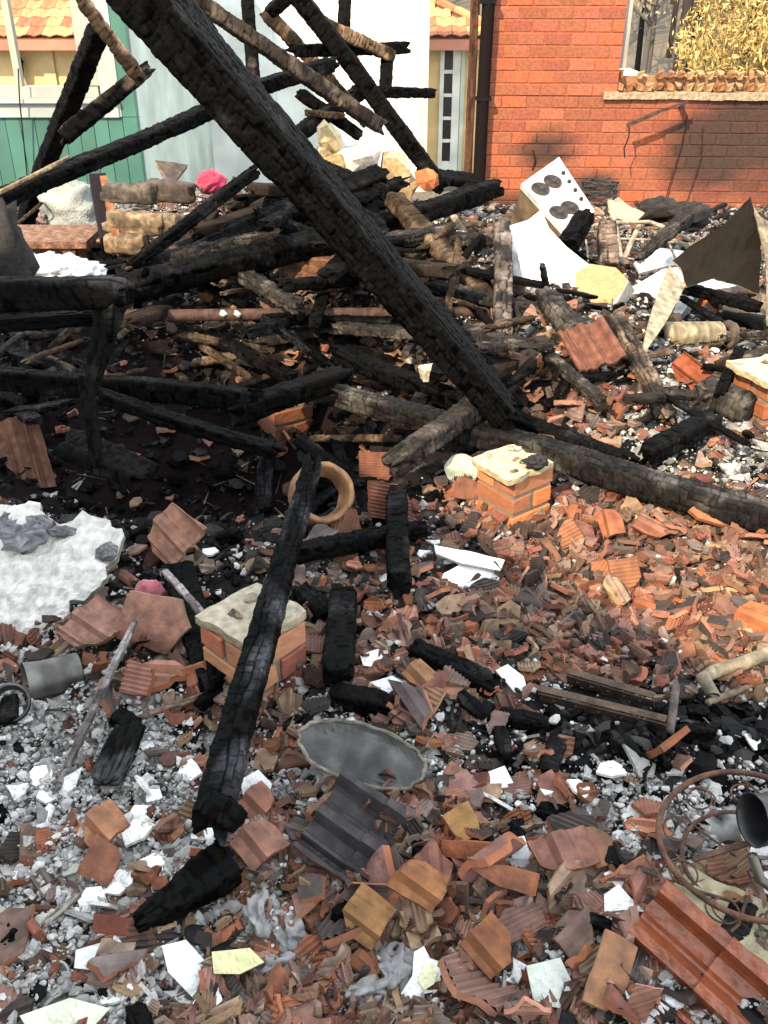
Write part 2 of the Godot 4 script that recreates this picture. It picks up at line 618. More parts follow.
func make_materials() -> void:
	var fine := noise_tex(0.03, 3, 0.68, 1.0)
	var blot := noise_tex(0.012, 8, 0.4, 1.0)
	var nfine := noise_tex(0.06, 5, 0, 1, 256, true, 5.0)
	var ncoarse := noise_tex(0.03, 6, 0, 1, 256, true, 5.0)
	var nsoft := noise_tex(0.05, 9, 0, 1, 256, true, 2.0)
	mat("clay", 0.85, noise_tex(0.02, 18, 0.6, 1.0), nsoft, 3.1, 0.0, 0.3)
	mat("char", 0.62, fine, nsoft, 6.0, 0.0, 0.13)
	mat("char_dull", 0.85, fine, nsoft, 6.0, 0.0, 0.15)
	mat("ash", 0.95, fine, ncoarse, 2.7, 0.0, 0.2)
	mat("ground", 0.95, fine, ncoarse, 3.0, 0.0, 0.25, true)
	mat("brick", 0.9, noise_tex(0.03, 13, 0.78, 1.0), nsoft, 3.0, 0.0, 0.3, true)
	mat("paint", 0.6, noise_tex(0.008, 21, 0.8, 1.0), null, 0.7)
	mat("metal", 0.45, blot, null, 3.0, 0.6)
	mat("rust", 0.8, blot, nfine, 5.0, 0.3)
	mat("enamel", 0.3, noise_tex(0.012, 31, 0.5, 1.15), null, 2.0)
	mat("paper", 0.8, noise_tex(0.02, 41, 0.85, 1.0), nfine, 3.0)
	mat("wood", 0.8, blot, nfine, 5.0)
	mat("glaze", 0.35, fine, nsoft, 2.0, 0.0, 0.5)
	mat("leaf", 0.7)
	var cloth := mat("cloth", 0.95, fine, ncoarse, 4.0)
	cloth.rim_enabled = true
	cloth.rim = 0.3
	var bag := mat("bag", 0.3)
	bag.transparency = BaseMaterial3D.TRANSPARENCY_ALPHA
	bag.albedo_color = Color(1, 1, 1, 0.6)
	bag.vertex_color_use_as_albedo = true

const ORANGE := Color(0.33, 0.12, 0.06)
const PINK := Color(0.25, 0.118, 0.082)
const BROWN := Color(0.15, 0.082, 0.055)
const RED := Color(0.22, 0.078, 0.052)
const SOOT := Color(0.05, 0.045, 0.045)
const BUFF := Color(0.42, 0.27, 0.14)
const CHAR := Color(0.02, 0.019, 0.02)
const WHITE := Color(0.78, 0.78, 0.76)
const ASHC := Color(0.5, 0.51, 0.52)
const RUST := Color(0.16, 0.075, 0.045)
const CREAM := Color(0.6, 0.52, 0.33)

# ------------------------------------------------------------------ what lies where in the rubble (clay, ash, charcoal)
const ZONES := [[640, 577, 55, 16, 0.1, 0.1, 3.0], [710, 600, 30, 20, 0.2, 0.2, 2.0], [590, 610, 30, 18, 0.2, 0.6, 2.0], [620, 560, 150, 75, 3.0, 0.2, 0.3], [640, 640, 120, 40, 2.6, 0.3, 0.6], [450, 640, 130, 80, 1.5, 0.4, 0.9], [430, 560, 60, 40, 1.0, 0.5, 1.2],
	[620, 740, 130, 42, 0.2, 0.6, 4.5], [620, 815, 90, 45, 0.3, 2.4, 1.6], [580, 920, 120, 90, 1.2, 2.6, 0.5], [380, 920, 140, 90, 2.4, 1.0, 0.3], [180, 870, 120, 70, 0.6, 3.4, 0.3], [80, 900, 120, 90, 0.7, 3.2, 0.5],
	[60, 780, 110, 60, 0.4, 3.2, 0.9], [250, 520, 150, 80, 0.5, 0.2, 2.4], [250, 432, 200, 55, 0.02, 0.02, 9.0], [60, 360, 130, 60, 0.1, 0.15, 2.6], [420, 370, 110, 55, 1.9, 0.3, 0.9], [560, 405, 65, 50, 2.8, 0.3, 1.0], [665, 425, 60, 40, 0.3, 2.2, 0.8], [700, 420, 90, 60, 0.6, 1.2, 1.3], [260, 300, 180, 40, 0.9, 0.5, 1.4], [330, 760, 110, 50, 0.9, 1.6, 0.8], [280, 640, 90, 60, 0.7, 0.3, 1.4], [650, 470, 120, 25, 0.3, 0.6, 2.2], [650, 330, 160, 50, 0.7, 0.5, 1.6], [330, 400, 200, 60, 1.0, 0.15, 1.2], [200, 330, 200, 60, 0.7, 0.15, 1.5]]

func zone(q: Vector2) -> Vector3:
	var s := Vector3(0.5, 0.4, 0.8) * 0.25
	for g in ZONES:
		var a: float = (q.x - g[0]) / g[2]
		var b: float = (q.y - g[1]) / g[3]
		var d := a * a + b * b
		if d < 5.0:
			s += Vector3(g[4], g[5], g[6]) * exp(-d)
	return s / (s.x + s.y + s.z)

func ground_mesh() -> ArrayMesh:
	var v := PackedVector3Array()
	var c := PackedColorArray()
	var nx := 281
	var nz := 341
	for i in nz:
		var z := 0.7 - 0.03 * i
		for j in nx:
			var x := -4.1 + 0.03 * j
			var y := H(x, z)
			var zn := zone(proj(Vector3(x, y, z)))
			var f := n_hi.get_noise_2d(x * 0.6, z * 0.6)
			var f2 := n_hi.get_noise_2d(x * 1.7 + 40.0, z * 1.7)
			y += 0.02 * f + 0.012 * f2
			var edge := maxf(smoothstep(3.5, 4.0, absf(x)), smoothstep(0.3, 0.7, z))
			edge = maxf(edge, smoothstep(8.9, 9.4, -z))
			y -= 0.2 * edge
			var col := Color(0.014, 0.013, 0.013)
			var g := f2 * 0.8 + f * 0.5
			if g + zn.y * 1.9 > 0.6:
				col = Color(0.4, 0.395, 0.39).lerp(Color(0.16, 0.155, 0.15), clampf(0.5 + f2, 0, 1))
			elif g * -1.0 + zn.x * 1.4 > 0.6:
				col = Color(0.07, 0.04, 0.03)  # black-brown paints in the shadowed gaps between clay pieces
			elif g > 0.1 and zn.z < 0.6:
				col = Color(0.05, 0.045, 0.043)
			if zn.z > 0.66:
				col = Color(0.008, 0.0075, 0.0078)  # charcoal black; in the hollow it also paints in the shade
			v.push_back(Vector3(x, y, z))
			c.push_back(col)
	return grid_mesh(v, c, nz, nx)

func far_ground(x: float, z: float) -> float:
	var y := -0.22 - 1.55 * smoothstep(9.4, 14.0, -z)
	y -= 0.8 * (1.0 - smoothstep(1.9, 3.9, absf(x))) * (1.0 - smoothstep(3.0, 4.9, absf(z + 4.5)))
	y += 11.0 * smoothstep(27.0, 75.0, -z)
	return y + 0.15 * n_low.get_noise_2d(x * 0.3, z * 0.3)

func build_setting() -> void:
	var g := part("rubble_ground", ground_mesh(), M.ground, self)
	g.set_meta("kind", "structure")
	var v := PackedVector3Array()
	var c := PackedColorArray()
	for i in 91:
		for j in 91:
			var x := -90.0 + 2.0 * j
			var z := 60.0 - 2.0 * i
			v.push_back(Vector3(x, far_ground(x, z), z))
			var k := 0.5 + n_mid.get_noise_2d(x * 0.1, z * 0.1)
			c.push_back(Color(0.11, 0.095, 0.075).lerp(Color(0.2, 0.17, 0.13), clampf(k, 0, 1)))
	var o := part("ground", grid_mesh(v, c, 91, 91), M.ground, self)
	o.set_meta("kind", "structure")

# ------------------------------------------------------------------ an added house out of view, shaped to throw the foreground shade
func build_shade_house() -> void:
	var a := Vector3(-5.55, 0, -2.35)
	var b := Vector3(0.1, 0, 4.5)
	var d := (b - a).normalized()
	var out := Vector3(d.z, 0, -d.x)
	if out.dot(Vector3(1, 0, -1)) < 0:
		out = -out
	var t := thing("added_shade_house", "added pale house, unseen behind the camera, that shades the near rubble", "house", a - Vector3(0, 0.2, 0))
	var L := a.distance_to(b)
	var bs := Basis(d, Vector3.UP, -out)
	var wall := TB.new()
	wall.box(Vector3(0.4, 0, 0.5), Vector3(L - 0.4, 4.2, 7), Color(0.72, 0.71, 0.66))  # kept pale to bounce light into the shade
	part("wall", wall.mesh(), M.paint, t, Transform3D(bs, Vector3.ZERO))
	var roof := TB.new()
	for p in [[Vector3(0, 4.38, -0.05), Vector3(0, 6.6, 3.7)], [Vector3(0, 4.38, 7.5), Vector3(0, 6.6, 3.75)]]:
		roof.bar(p[0] + Vector3(L * 0.5, 0, 0), p[1] + Vector3(L * 0.5, 0, 0), L, 0.1, Color(0.2, 0.1, 0.07))
	part("roof", roof.mesh(), M.clay, t, Transform3D(bs, Vector3.ZERO))
	for k in 2:
		var w := TB.new()
		w.box(Vector3(2.0 + k * 3.2, 1.3, 0.46), Vector3(3.2 + k * 3.2, 2.6, 0.497), Color(0.06, 0.07, 0.08))
		part("window", w.mesh(), M.glaze, t, Transform3D(bs, Vector3.ZERO))

# ------------------------------------------------------------------ brick wall on the right
func soot_shade_at(x: float, y: float) -> float:  # wall soot and, at right, painted shade under the sill
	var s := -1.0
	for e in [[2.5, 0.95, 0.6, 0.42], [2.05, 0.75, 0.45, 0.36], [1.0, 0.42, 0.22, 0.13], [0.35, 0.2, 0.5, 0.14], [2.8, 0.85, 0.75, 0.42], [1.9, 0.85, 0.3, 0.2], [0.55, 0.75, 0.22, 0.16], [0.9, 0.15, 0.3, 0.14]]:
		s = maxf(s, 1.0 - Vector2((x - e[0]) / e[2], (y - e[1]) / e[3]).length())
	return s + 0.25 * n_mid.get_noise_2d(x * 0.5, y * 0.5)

func soot_shaded(m: Mesh, at: Vector3, sx: float) -> ArrayMesh:
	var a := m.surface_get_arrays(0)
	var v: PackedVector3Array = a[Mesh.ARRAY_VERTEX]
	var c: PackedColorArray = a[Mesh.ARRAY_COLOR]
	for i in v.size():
		c[i] = c[i].lerp(Color(0.04, 0.028, 0.025), clampf((soot_shade_at(at.x + v[i].x * sx, at.y + v[i].y) + 0.45) * 1.25, 0.0, 0.93))
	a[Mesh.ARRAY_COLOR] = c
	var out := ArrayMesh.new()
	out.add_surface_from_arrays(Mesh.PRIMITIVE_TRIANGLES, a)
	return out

func build_brick_wall() -> void:
	var t := thing("brick_wall", "orange brick wall with an empty window opening and soot stains with painted shade", "wall", Vector3(0.93, -0.42, -9.05))
	t.rotation.y = deg_to_rad(-3.0)
	var L := 3.45
	var C := 0.1
	var mo := TB.new()
	mo.box(Vector3(0.004, -0.6, -0.22), Vector3(L, 12 * C, -0.012), Color(0.25, 0.08, 0.045))
	mo.box(Vector3(0.004, 12 * C + 0.001, -0.22), Vector3(1.12, 23.7 * C, -0.008), Color(0.36, 0.1, 0.05))
	part("mortar", mo.mesh(), M.brick, t)
	var mv := PackedVector3Array()
	var mc := PackedColorArray()
	for i in 43:
		for j in 70:
			var mx := 0.006 + (L - 0.01) * j / 69.0
			var my := -0.58 + (12 * C + 0.575) * i / 42.0
			mv.push_back(Vector3(mx, my, -0.008))
			mc.push_back(Color(0.26, 0.088, 0.05).lerp(Color(0.045, 0.03, 0.026), clampf((soot_shade_at(mx, my) + 0.45) * 1.25, 0, 0.95)))
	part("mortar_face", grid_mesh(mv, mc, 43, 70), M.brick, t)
	var meshes := []
	for i in 12:
		var k := 0.84 + 0.27 * hsh(i, 1, 5)
		var col := Color(0.285 * k, (0.09 + 0.014 * hsh(i, 5, 5)) * k, 0.054 * k)
		if i % 5 == 4:
			col = Color(0.34, 0.1, 0.05)
		meshes.append(block_mesh(Vector3(0.22, 0.092, 0.1), 0.004, col, i, 0.003))
	for r in range(-2, 23):
		var hi := L if r < 12 else 1.12
		var x := -0.113 if r % 2 else 0.0
		while x < hi - 0.03:
			var x0 := maxf(x, 0.0)
			var x1 := minf(x + 0.222, hi)
			if x1 - x0 > 0.05:
				var mid := (x0 + x1) * 0.5
				var y := (r + 0.5) * C
				var s := soot_shade_at(mid, y)
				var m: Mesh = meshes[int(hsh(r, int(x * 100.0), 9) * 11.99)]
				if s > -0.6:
					m = soot_shaded(m, Vector3(mid, r * C + 0.004, 0), (x1 - x0) / 0.222)
				var b := part("brick", m, M.brick, t, Transform3D(Basis.from_scale(Vector3((x1 - x0) / 0.222, 1, 1)), Vector3(mid, r * C + 0.004, -0.05 + 0.004 * (hsh(r, int(x * 30), 6) - 0.5))))
				b.rotation.x = 0.02 * (hsh(r, int(x * 33), 7) - 0.5)
			x += 0.227
	var ledge := TB.new()
	var lx := 1.0
	while lx < L:
		var n := 0.06 + 0.09 * hsh(int(lx * 100), 1, 8)
		ledge.box(Vector3(lx, 12 * C - 0.012 - 0.012 * hsh(int(lx * 100), 2, 8), -0.1), Vector3(lx + n, 12 * C + 0.03 + 0.012 * hsh(int(lx * 90), 3, 8), 0.03 + 0.02 * hsh(int(lx * 80), 4, 8)), Color(0.36, 0.28, 0.19))
		lx += n + 0.001
	part("mortar_ledge", ledge.mesh(), M.ash, t)
	var sb := []
	for i in 6:
		var k := 0.8 + 0.5 * hsh(i, 2, 77)
		sb.append(block_mesh(Vector3(0.077, 0.085, 0.12), 0.006, Color(0.28 * k, 0.13 * k, 0.06 * k) if i % 3 else Color(0.3, 0.2, 0.1), i, 0.03))
	for r in 2:
		for k in 27:
			if hsh(k, r, 91) > (0.94 if r == 0 else 0.86):
				continue
			var b := part("sill_brick", sb[int(hsh(k, r, 3) * 5.99)], M.brick, t, Transform3D(Basis.IDENTITY, Vector3(1.06 + k * 0.087, 12 * C + 0.034 + r * 0.092, -0.06 - 0.02 * hsh(k, r, 15) - 0.03 * r)))
			b.rotation = Vector3(0.12 * (hsh(k, r, 5) - 0.5), 0.2 * (hsh(k, r, 6) - 0.5), 0.12 * (hsh(k, r, 7) - 0.5))
	var back := TB.new()
	back.box(Vector3(1.125, 12 * C + 0.002, -0.22), Vector3(L, 13.5 * C, -0.14), Color(0.3, 0.16, 0.08))
	part("inner_sill", back.mesh(), M.brick, t)
	var j := TB.new()
	j.box(Vector3(1.124, 14.2 * C, -0.16), Vector3(1.18, 23.5 * C, -0.06), Color(0.3, 0.28, 0.24))
	part("window_jamb", j.mesh(), M.paint, t)
	# the burnt light bracket and its wires
	var w := thing("light_bracket", "burnt light bracket with dangling wires on the brick wall below the sill", "bracket", t.position)
	w.rotation.y = t.rotation.y
	var br := TB.new()
	br.bar(Vector3(1.68, 1.13, 0.0), Vector3(1.66, 1.14, 0.2), 0.03, 0.03, CHAR)
	br.bar(Vector3(1.2, 0.99, 0.2), Vector3(1.45, 1.1, 0.21), 0.028, 0.03, Color(0.12, 0.06, 0.04))
	br.bar(Vector3(1.43, 1.095, 0.205), Vector3(1.7, 1.18, 0.18), 0.022, 0.022, Color(0.12, 0.06, 0.04))
	part("arm", br.mesh(), M.rust, w)
	part("wire", tube_mesh([Vector3(1.22, 1.0, 0.2), Vector3(1.23, 0.9, 0.2), Vector3(1.2, 0.8, 0.2), Vector3(1.22, 0.72, 0.19)], 0.006, 6, CHAR), M.char, w)
	part("wire", tube_mesh([Vector3(1.68, 1.14, 0.05), Vector3(1.75, 1.05, 0.03), Vector3(1.74, 0.8, 0.02), Vector3(1.66, 0.3, 0.03), Vector3(1.64, -0.1, 0.06)], 0.005, 6, Color(0.05, 0.03, 0.02)), M.char, w)
	part("wire", tube_mesh([Vector3(1.9, 0.96, 0.02), Vector3(1.93, 0.7, 0.02), Vector3(1.86, 0.3, 0.03), Vector3(1.82, -0.1, 0.06)], 0.004, 6, Color(0.05, 0.03, 0.02)), M.char, w)
	part("wire", tube_mesh([Vector3(0.42, 0.75, 0.01), Vector3(0.45, 0.66, 0.012), Vector3(0.43, 0.58, 0.01)], 0.006, 6, CHAR), M.char, w)
	# burnt post and pipe at the wall's left end
	var p := thing("downpipe", "blackened downpipe at the left end of the brick wall", "pipe", Vector3(0.87, -0.5, -8.98))
	part("pipe", tube_mesh([Vector3(0, 0, 0), Vector3(0.0, 1.2, 0), Vector3(0.015, 2.5, 0)], 0.055, 12, Color(0.012, 0.011, 0.011)), M.char, p)
	var st := TB.new()
	for k in 3:
		st = TB.new()
		st.box(Vector3(-0.06, 0.5 + k * 0.75, -0.06), Vector3(0.07, 0.53 + k * 0.75, 0.055), Color(0.015, 0.015, 0.015))
		part("strap", st.mesh(), M.char, p)
	beam("door_post", "brown scorched timber post left of the blackened downpipe", "post", Vector3(0.78, -0.6, -9.06), Vector3(0.77, 2.1, -9.06), 0.07, 0.07, 71, {"col": Color(0.1, 0.05, 0.035), "ash": 0.1, "groove": 0.002, "cell": 0.1, "square": 0.3}, 0.0, "char_dull", "")

# ------------------------------------------------------------------ teal building, white wall, yellow house
func build_teal_wall() -> void:
	var t := thing("teal_outbuilding", "teal timber wall with white sill and an empty window frame", "building", Vector3(-2.2, -0.5, -9.0))
	var x := 0.0
	var i := 0
	var sill := 1.16
	while x > -3.0:
		var b := TB.new()
		var k := 0.9 + 0.2 * hsh(i, 3, 1)
		b.box(Vector3(x - 0.128, -0.6, -0.03), Vector3(x - 0.003, sill - 0.05, 0.004 * hsh(i, 2, 2)), Color(0.04 * k, 0.135 * k, 0.105 * k))
		part("board", b.mesh(), M.paint, t)
		x -= 0.131
		i += 1
	var bk := TB.new()
	bk.box(Vector3(-3.0, -0.6, -0.09), Vector3(-0.001, sill - 0.051, -0.033), Color(0.05, 0.16, 0.13))
	part("backing", bk.mesh(), M.paint, t)
	var s := TB.new()
	s.box(Vector3(-3.1, sill - 0.048, -0.1), Vector3(-0.15, sill + 0.07, 0.03), Color(0.34, 0.38, 0.36))
	s.box(Vector3(-3.1, sill + 0.072, -0.12), Vector3(-0.15, sill + 0.11, 0.07), Color(0.36, 0.39, 0.36))
	s.box(Vector3(-3.1, sill + 0.112, -0.1), Vector3(-0.31, sill + 0.2, 0.0), Color(0.3, 0.32, 0.28))
	part("window_sill", s.mesh(), M.paint, t)
	for q in [[-1.03, 0.055, 0.07], [-2.0, 0.055, 0.07]]:
		var m := TB.new()
		m.box(Vector3(q[0], sill + 0.202, -0.09), Vector3(q[0] + q[1], 2.75, -0.01), Color(0.33, 0.31, 0.24))
		part("window_post", m.mesh(), M.paint, t)
	var tr := TB.new()
	tr.box(Vector3(-0.45, sill + 0.21, -0.095), Vector3(-0.29, 2.75, 0.0), Color(0.33, 0.33, 0.28))
	tr.box(Vector3(-0.288, sill - 0.046, -0.09), Vector3(-0.13, 2.75, 0.012), Color(0.36, 0.39, 0.36))
	part("corner_trim", tr.mesh(), M.paint, t)
	var cn := TB.new()
	cn.box(Vector3(-0.127, sill - 0.045, -0.09), Vector3(-0.001, 2.75, 0.006), Color(0.04, 0.135, 0.105))
	part("corner_board", cn.mesh(), M.paint, t)
	var hd := TB.new()
	hd.box(Vector3(-3.1, 2.752, -0.1), Vector3(0.0, 2.95, 0.02), Color(0.5, 0.48, 0.4))
	part("window_head", hd.mesh(), M.paint, t)
	for k in 6:
		var w := TB.new()
		w.box(Vector3(-0.03, -1.2, -0.102 - (k + 1) * 0.62 + 0.004), Vector3(0.0, 2.95, -0.102 - k * 0.62), Color(0.42, 0.5, 0.44))
		part("side_panel", w.mesh(), M.paint, t)
	# cable
	part("cable", tube_mesh([Vector3(-0.95, sill + 0.35, 0.08), Vector3(-0.98, sill + 0.1, 0.1), Vector3(-1.05, 0.6, 0.06), Vector3(-1.2, 0.0, 0.1)], 0.006, 6, CHAR), M.char, t)

func build_white_wall() -> void:
	var t := thing("white_house", "white painted house wall behind the leaning burnt timbers", "house", Vector3(0.45, -1.6, -12.8))
	var i := 0
	var x := 0.0
	while x > -3.6:
		var b := TB.new()
		b.box(Vector3(x - 0.897, 0, -0.05), Vector3(x, 4.4, 0.003 * (i % 2)), Color(0.74, 0.78, 0.74))
		part("wall_panel", b.mesh(), M.paint, t)
		x -= 0.9
		i += 1
	var c := TB.new()
	c.box(Vector3(0.002, 0, -0.15), Vector3(0.1, 4.4, 0.02), Color(0.62, 0.6, 0.5))
	c.box(Vector3(-0.14, 0, 0.005), Vector3(0.0, 4.4, 0.03), Color(0.7, 0.7, 0.62))
	part("corner_trim", c.mesh(), M.paint, t)
	var s := TB.new()
	s.box(Vector3(0.0, 0, -3.0), Vector3(0.09, 4.4, -0.153), Color(0.62, 0.6, 0.5))
	part("side_wall", s.mesh(), M.paint, t)
	var r := TB.new()
	r.box(Vector3(-3.9, 4.402, -3.2), Vector3(0.3, 4.55, 0.3), Color(0.5, 0.5, 0.46))
	part("eave", r.mesh(), M.paint, t)

func build_yellow_house() -> void:
	var t := thing("yellow_house", "yellow house with a clay tiled hip roof and a glazed white door", "house", Vector3(0, -1.9, -18.0))
	var ey := 2.62
	var w := TB.new()
	var Y := Color(0.62, 0.45, 0.2)
	w.box(Vector3(-10, 0, -7), Vector3(2.0, ey - 0.05, -0.45), Y)
	part("wall", w.mesh(), M.paint, t)
	var f := TB.new()
	f.box(Vector3(-10.6, ey - 0.18, -0.06), Vector3(2.15, ey - 0.01, 0.0), Color(0.4, 0.16, 0.1))
	part("fascia", f.mesh(), M.paint, t)
	var so := TB.new()
	so.box(Vector3(-10.5, ey - 0.06, -0.45), Vector3(2.1, ey - 0.03, -0.062), Color(0.6, 0.5, 0.3))
	part("soffit", so.mesh(), M.paint, t)
	var sl := atan(0.4)
	# roof deck as a hip
	var A := Vector3(-10.6, ey, 0)
	var B := Vector3(2.15, ey, 0)
	var RB := Vector3(2.15 - 3.5, ey + 1.4, -3.5)
	var RA := Vector3(-10.6, ey + 1.4, -3.5)
	var C := Vector3(2.15, ey, -7)
	var D := Vector3(-10.6, ey, -7)
	var dk := TB.new()
	dk.quad(A, RA, RB, B, Color(0.3, 0.12, 0.07))
	dk.tri(B, RB, C, Color(0.3, 0.12, 0.07))
	dk.quad(D, C, RB, RA, Color(0.3, 0.12, 0.07))
	var roof := part("roof", dk.mesh(), M.clay, t)
	var cols := [Color(0.5, 0.19, 0.09), Color(0.55, 0.3, 0.13), Color(0.58, 0.36, 0.15), Color(0.44, 0.15, 0.08)]
	var ms := []
	for k in 4:
		var hf := func(u: float, v: float) -> float: return 0.035 * absf(sin(u / 0.26 * PI)) + 0.012 * (v + 0.17) / 0.34
		ms.append(sheet_mesh(PackedVector2Array([Vector2(-0.128, -0.18), Vector2(0.128, -0.18), Vector2(0.128, 0.18), Vector2(-0.128, 0.18)]), steps(-0.13, 0.13, 8), [-0.2, 0.2], hf, 0.02, cols[k], cols[k]))
	var rest: Array[Transform3D] = []
	var bs := Basis(Vector3(1, 0, 0), sl)
	for r in 11:
		var d := 0.17 + r * 0.335
		var y := ey + d * sin(sl) + 0.03
		var z := -d * cos(sl)
		var x := -10.4
		while x < 2.15 + z - 0.1:
			var xf := Transform3D(bs, Vector3(x + 0.01 * (hsh(r, int(x * 9), 2) - 0.5), y + 0.006 * hsh(r, int(x * 7), 3), z))
			if (x > -8.0 and x < -5.1) or x > 0.35:
				part("roof_tile", ms[int(hsh(r, int(x * 20.0), 5) * 3.99)], M.clay, roof, xf)
			else:
				rest.append(xf)
			x += 0.26
	var mm := MultiMesh.new()
	mm.transform_format = MultiMesh.TRANSFORM_3D
	mm.mesh = ms[0]
	mm.instance_count = rest.size()
	for k in rest.size():
		mm.set_instance_transform(k, rest[k])
	var mi := MultiMeshInstance3D.new()
	mi.name = "other_roof_tiles"
	mi.multimesh = mm
	mi.material_override = M.clay
	mi.set_meta("kind", "stuff")
	roof.add_child(mi, true)
	var cap := TB.new()
	for k in 12:
		var p := B.lerp(RB, k / 12.0) + Vector3(0, 0.07, 0)
		cap.bar(p, B.lerp(RB, (k + 0.95) / 12.0) + Vector3(0, 0.085, 0), 0.16, 0.06, cols[k % 3])
	part("hip_tiles", cap.mesh(), M.clay, roof)
	# glazed door
	var door := part("door", (func() -> Mesh:
		var b := TB.new()
		b.box(Vector3(1.0, 0.25, -0.45), Vector3(1.07, 2.42, -0.4), Color(0.68, 0.7, 0.62))
		b.box(Vector3(1.225, 0.25, -0.45), Vector3(1.36, 2.42, -0.4), Color(0.68, 0.7, 0.62))
		b.box(Vector3(1.0, 2.421, -0.45), Vector3(1.5, 2.55, -0.38), Color(0.62, 0.6, 0.45))
		b.box(Vector3(1.37, 0.25, -0.45), Vector3(1.44, 2.42, -0.42), Color(0.55, 0.6, 0.48))
		b.box(Vector3(1.071, 0.25, -0.45), Vector3(1.224, 0.5, -0.402), Color(0.68, 0.7, 0.62))
		return b.mesh()).call(), M.paint, t)
	for k in 5:
		var b := TB.new()
		b.box(Vector3(1.073, 0.56 + k * 0.385, -0.448), Vector3(1.222, 0.885 + k * 0.385, -0.425), Color(0.035, 0.02, 0.02))
		part("pane", b.mesh(), M.glaze, door)
		var r := TB.new()
		r.box(Vector3(1.072, 0.502 + k * 0.385, -0.449), Vector3(1.223, 0.558 + k * 0.385, -0.41), Color(0.68, 0.7, 0.62))
		part("glazing_bar", r.mesh(), M.paint, door)
	# lantern on the wall and a window
	var l := thing("wall_lantern", "black wall lantern on the yellow house, seen through the empty window", "lantern", Vector3(-6.45, -1.9 + ey - 0.5, -18.3))
	part("body", lathe_mesh([Vector2(0.001, -0.3), Vector2(0.05, -0.26), Vector2(0.09, 0.1), Vector2(0.11, 0.12), Vector2(0.03, 0.24), Vector2(0.001, 0.3)], 8, CHAR), M.char, l)
	part("bracket", tube_mesh([Vector3(0, -0.25, 0), Vector3(0, -0.36, -0.06), Vector3(0, -0.3, -0.15)], 0.02, 6, CHAR), M.char, l)
	var pw := TB.new()
	pw.box(Vector3(-6.05, 0.3, -0.449), Vector3(-5.85, ey - 0.1, -0.4), Color(0.56, 0.42, 0.2))
	part("pilaster", pw.mesh(), M.paint, t)

# ------------------------------------------------------------------ trees
func leaf_crown(parent: Node3D, name_: String, centre: Vector3, r: Vector3, n: int, size: float, cols: Array, sd: int, droop := 0.0, narrow := 0.35) -> void:
	var rn := RandomNumberGenerator.new()
	rn.seed = sd
	var tb := TB.new()
	tb.tri(Vector3(-0.5, 0, 0), Vector3(0, 0.12, 0.5), Vector3(0.5, 0, 0), Color.WHITE)
	tb.tri(Vector3(-0.5, 0, 0), Vector3(0.5, 0, 0), Vector3(0, -0.1, -0.5), Color.WHITE)
	var mm := MultiMesh.new()
	mm.transform_format = MultiMesh.TRANSFORM_3D
	mm.use_colors = true
	mm.mesh = tb.mesh()
	mm.instance_count = n
	var clumps := []
	for i in maxi(6, n / 60):
		var d := Vector3(rn.randfn(), rn.randfn(), rn.randfn()).normalized() * pow(rn.randf(), 0.4)
		clumps.append([centre + d * r, rn.randf_range(0.12, 0.3), cols[rn.randi() % cols.size()]])
	for i in n:
		var c: Array = clumps[rn.randi() % clumps.size()]
		var p: Vector3 = c[0] + Vector3(rn.randfn(), rn.randfn(), rn.randfn()) * c[1] * r.x * 0.6
		p.y -= droop * rn.randf() * r.y
		var s := size * rn.randf_range(0.6, 1.3)
		var bs := (Basis(Vector3.UP, rn.randf() * TAU) * Basis(Vector3(0, 0, 1), rn.randf_range(-1.9, 0.5)) * Basis(Vector3(1, 0, 0), rn.randf() * TAU)).scaled_local(Vector3(s, s, s * narrow))
		mm.set_instance_transform(i, Transform3D(bs, p))
		var col: Color = c[2]
		mm.set_instance_color(i, col * rn.randf_range(0.75, 1.25))
	var mi := MultiMeshInstance3D.new()
	mi.name = name_
	mi.multimesh = mm
	mi.material_override = M.leaf
	mi.set_meta("kind", "stuff")
	parent.add_child(mi, true)

func limbs(trunk_top: Vector3, height: float, r: float, sd: int, n: int, col: Color) -> ArrayMesh:
	var rn := RandomNumberGenerator.new()
	rn.seed = sd
	var st := SurfaceTool.new()
	st.begin(Mesh.PRIMITIVE_TRIANGLES)
	for i in n:
		var a := rn.randf() * TAU
		var y := rn.randf_range(0.35, 1.0) * trunk_top.y
		var l := height * rn.randf_range(0.2, 0.45)
		var p := Vector3(trunk_top.x * y / trunk_top.y, y, trunk_top.z * y / trunk_top.y)
		var d := Vector3(cos(a), rn.randf_range(0.5, 1.4), sin(a)).normalized()
		st.append_from(tube_mesh([p, p + d * l * 0.5 + Vector3(0, 0.05, 0), p + d * l + Vector3(0, l * 0.25, 0)], r * 0.45, 5, col, false, r * 0.08), 0, Transform3D())
	return st.commit()

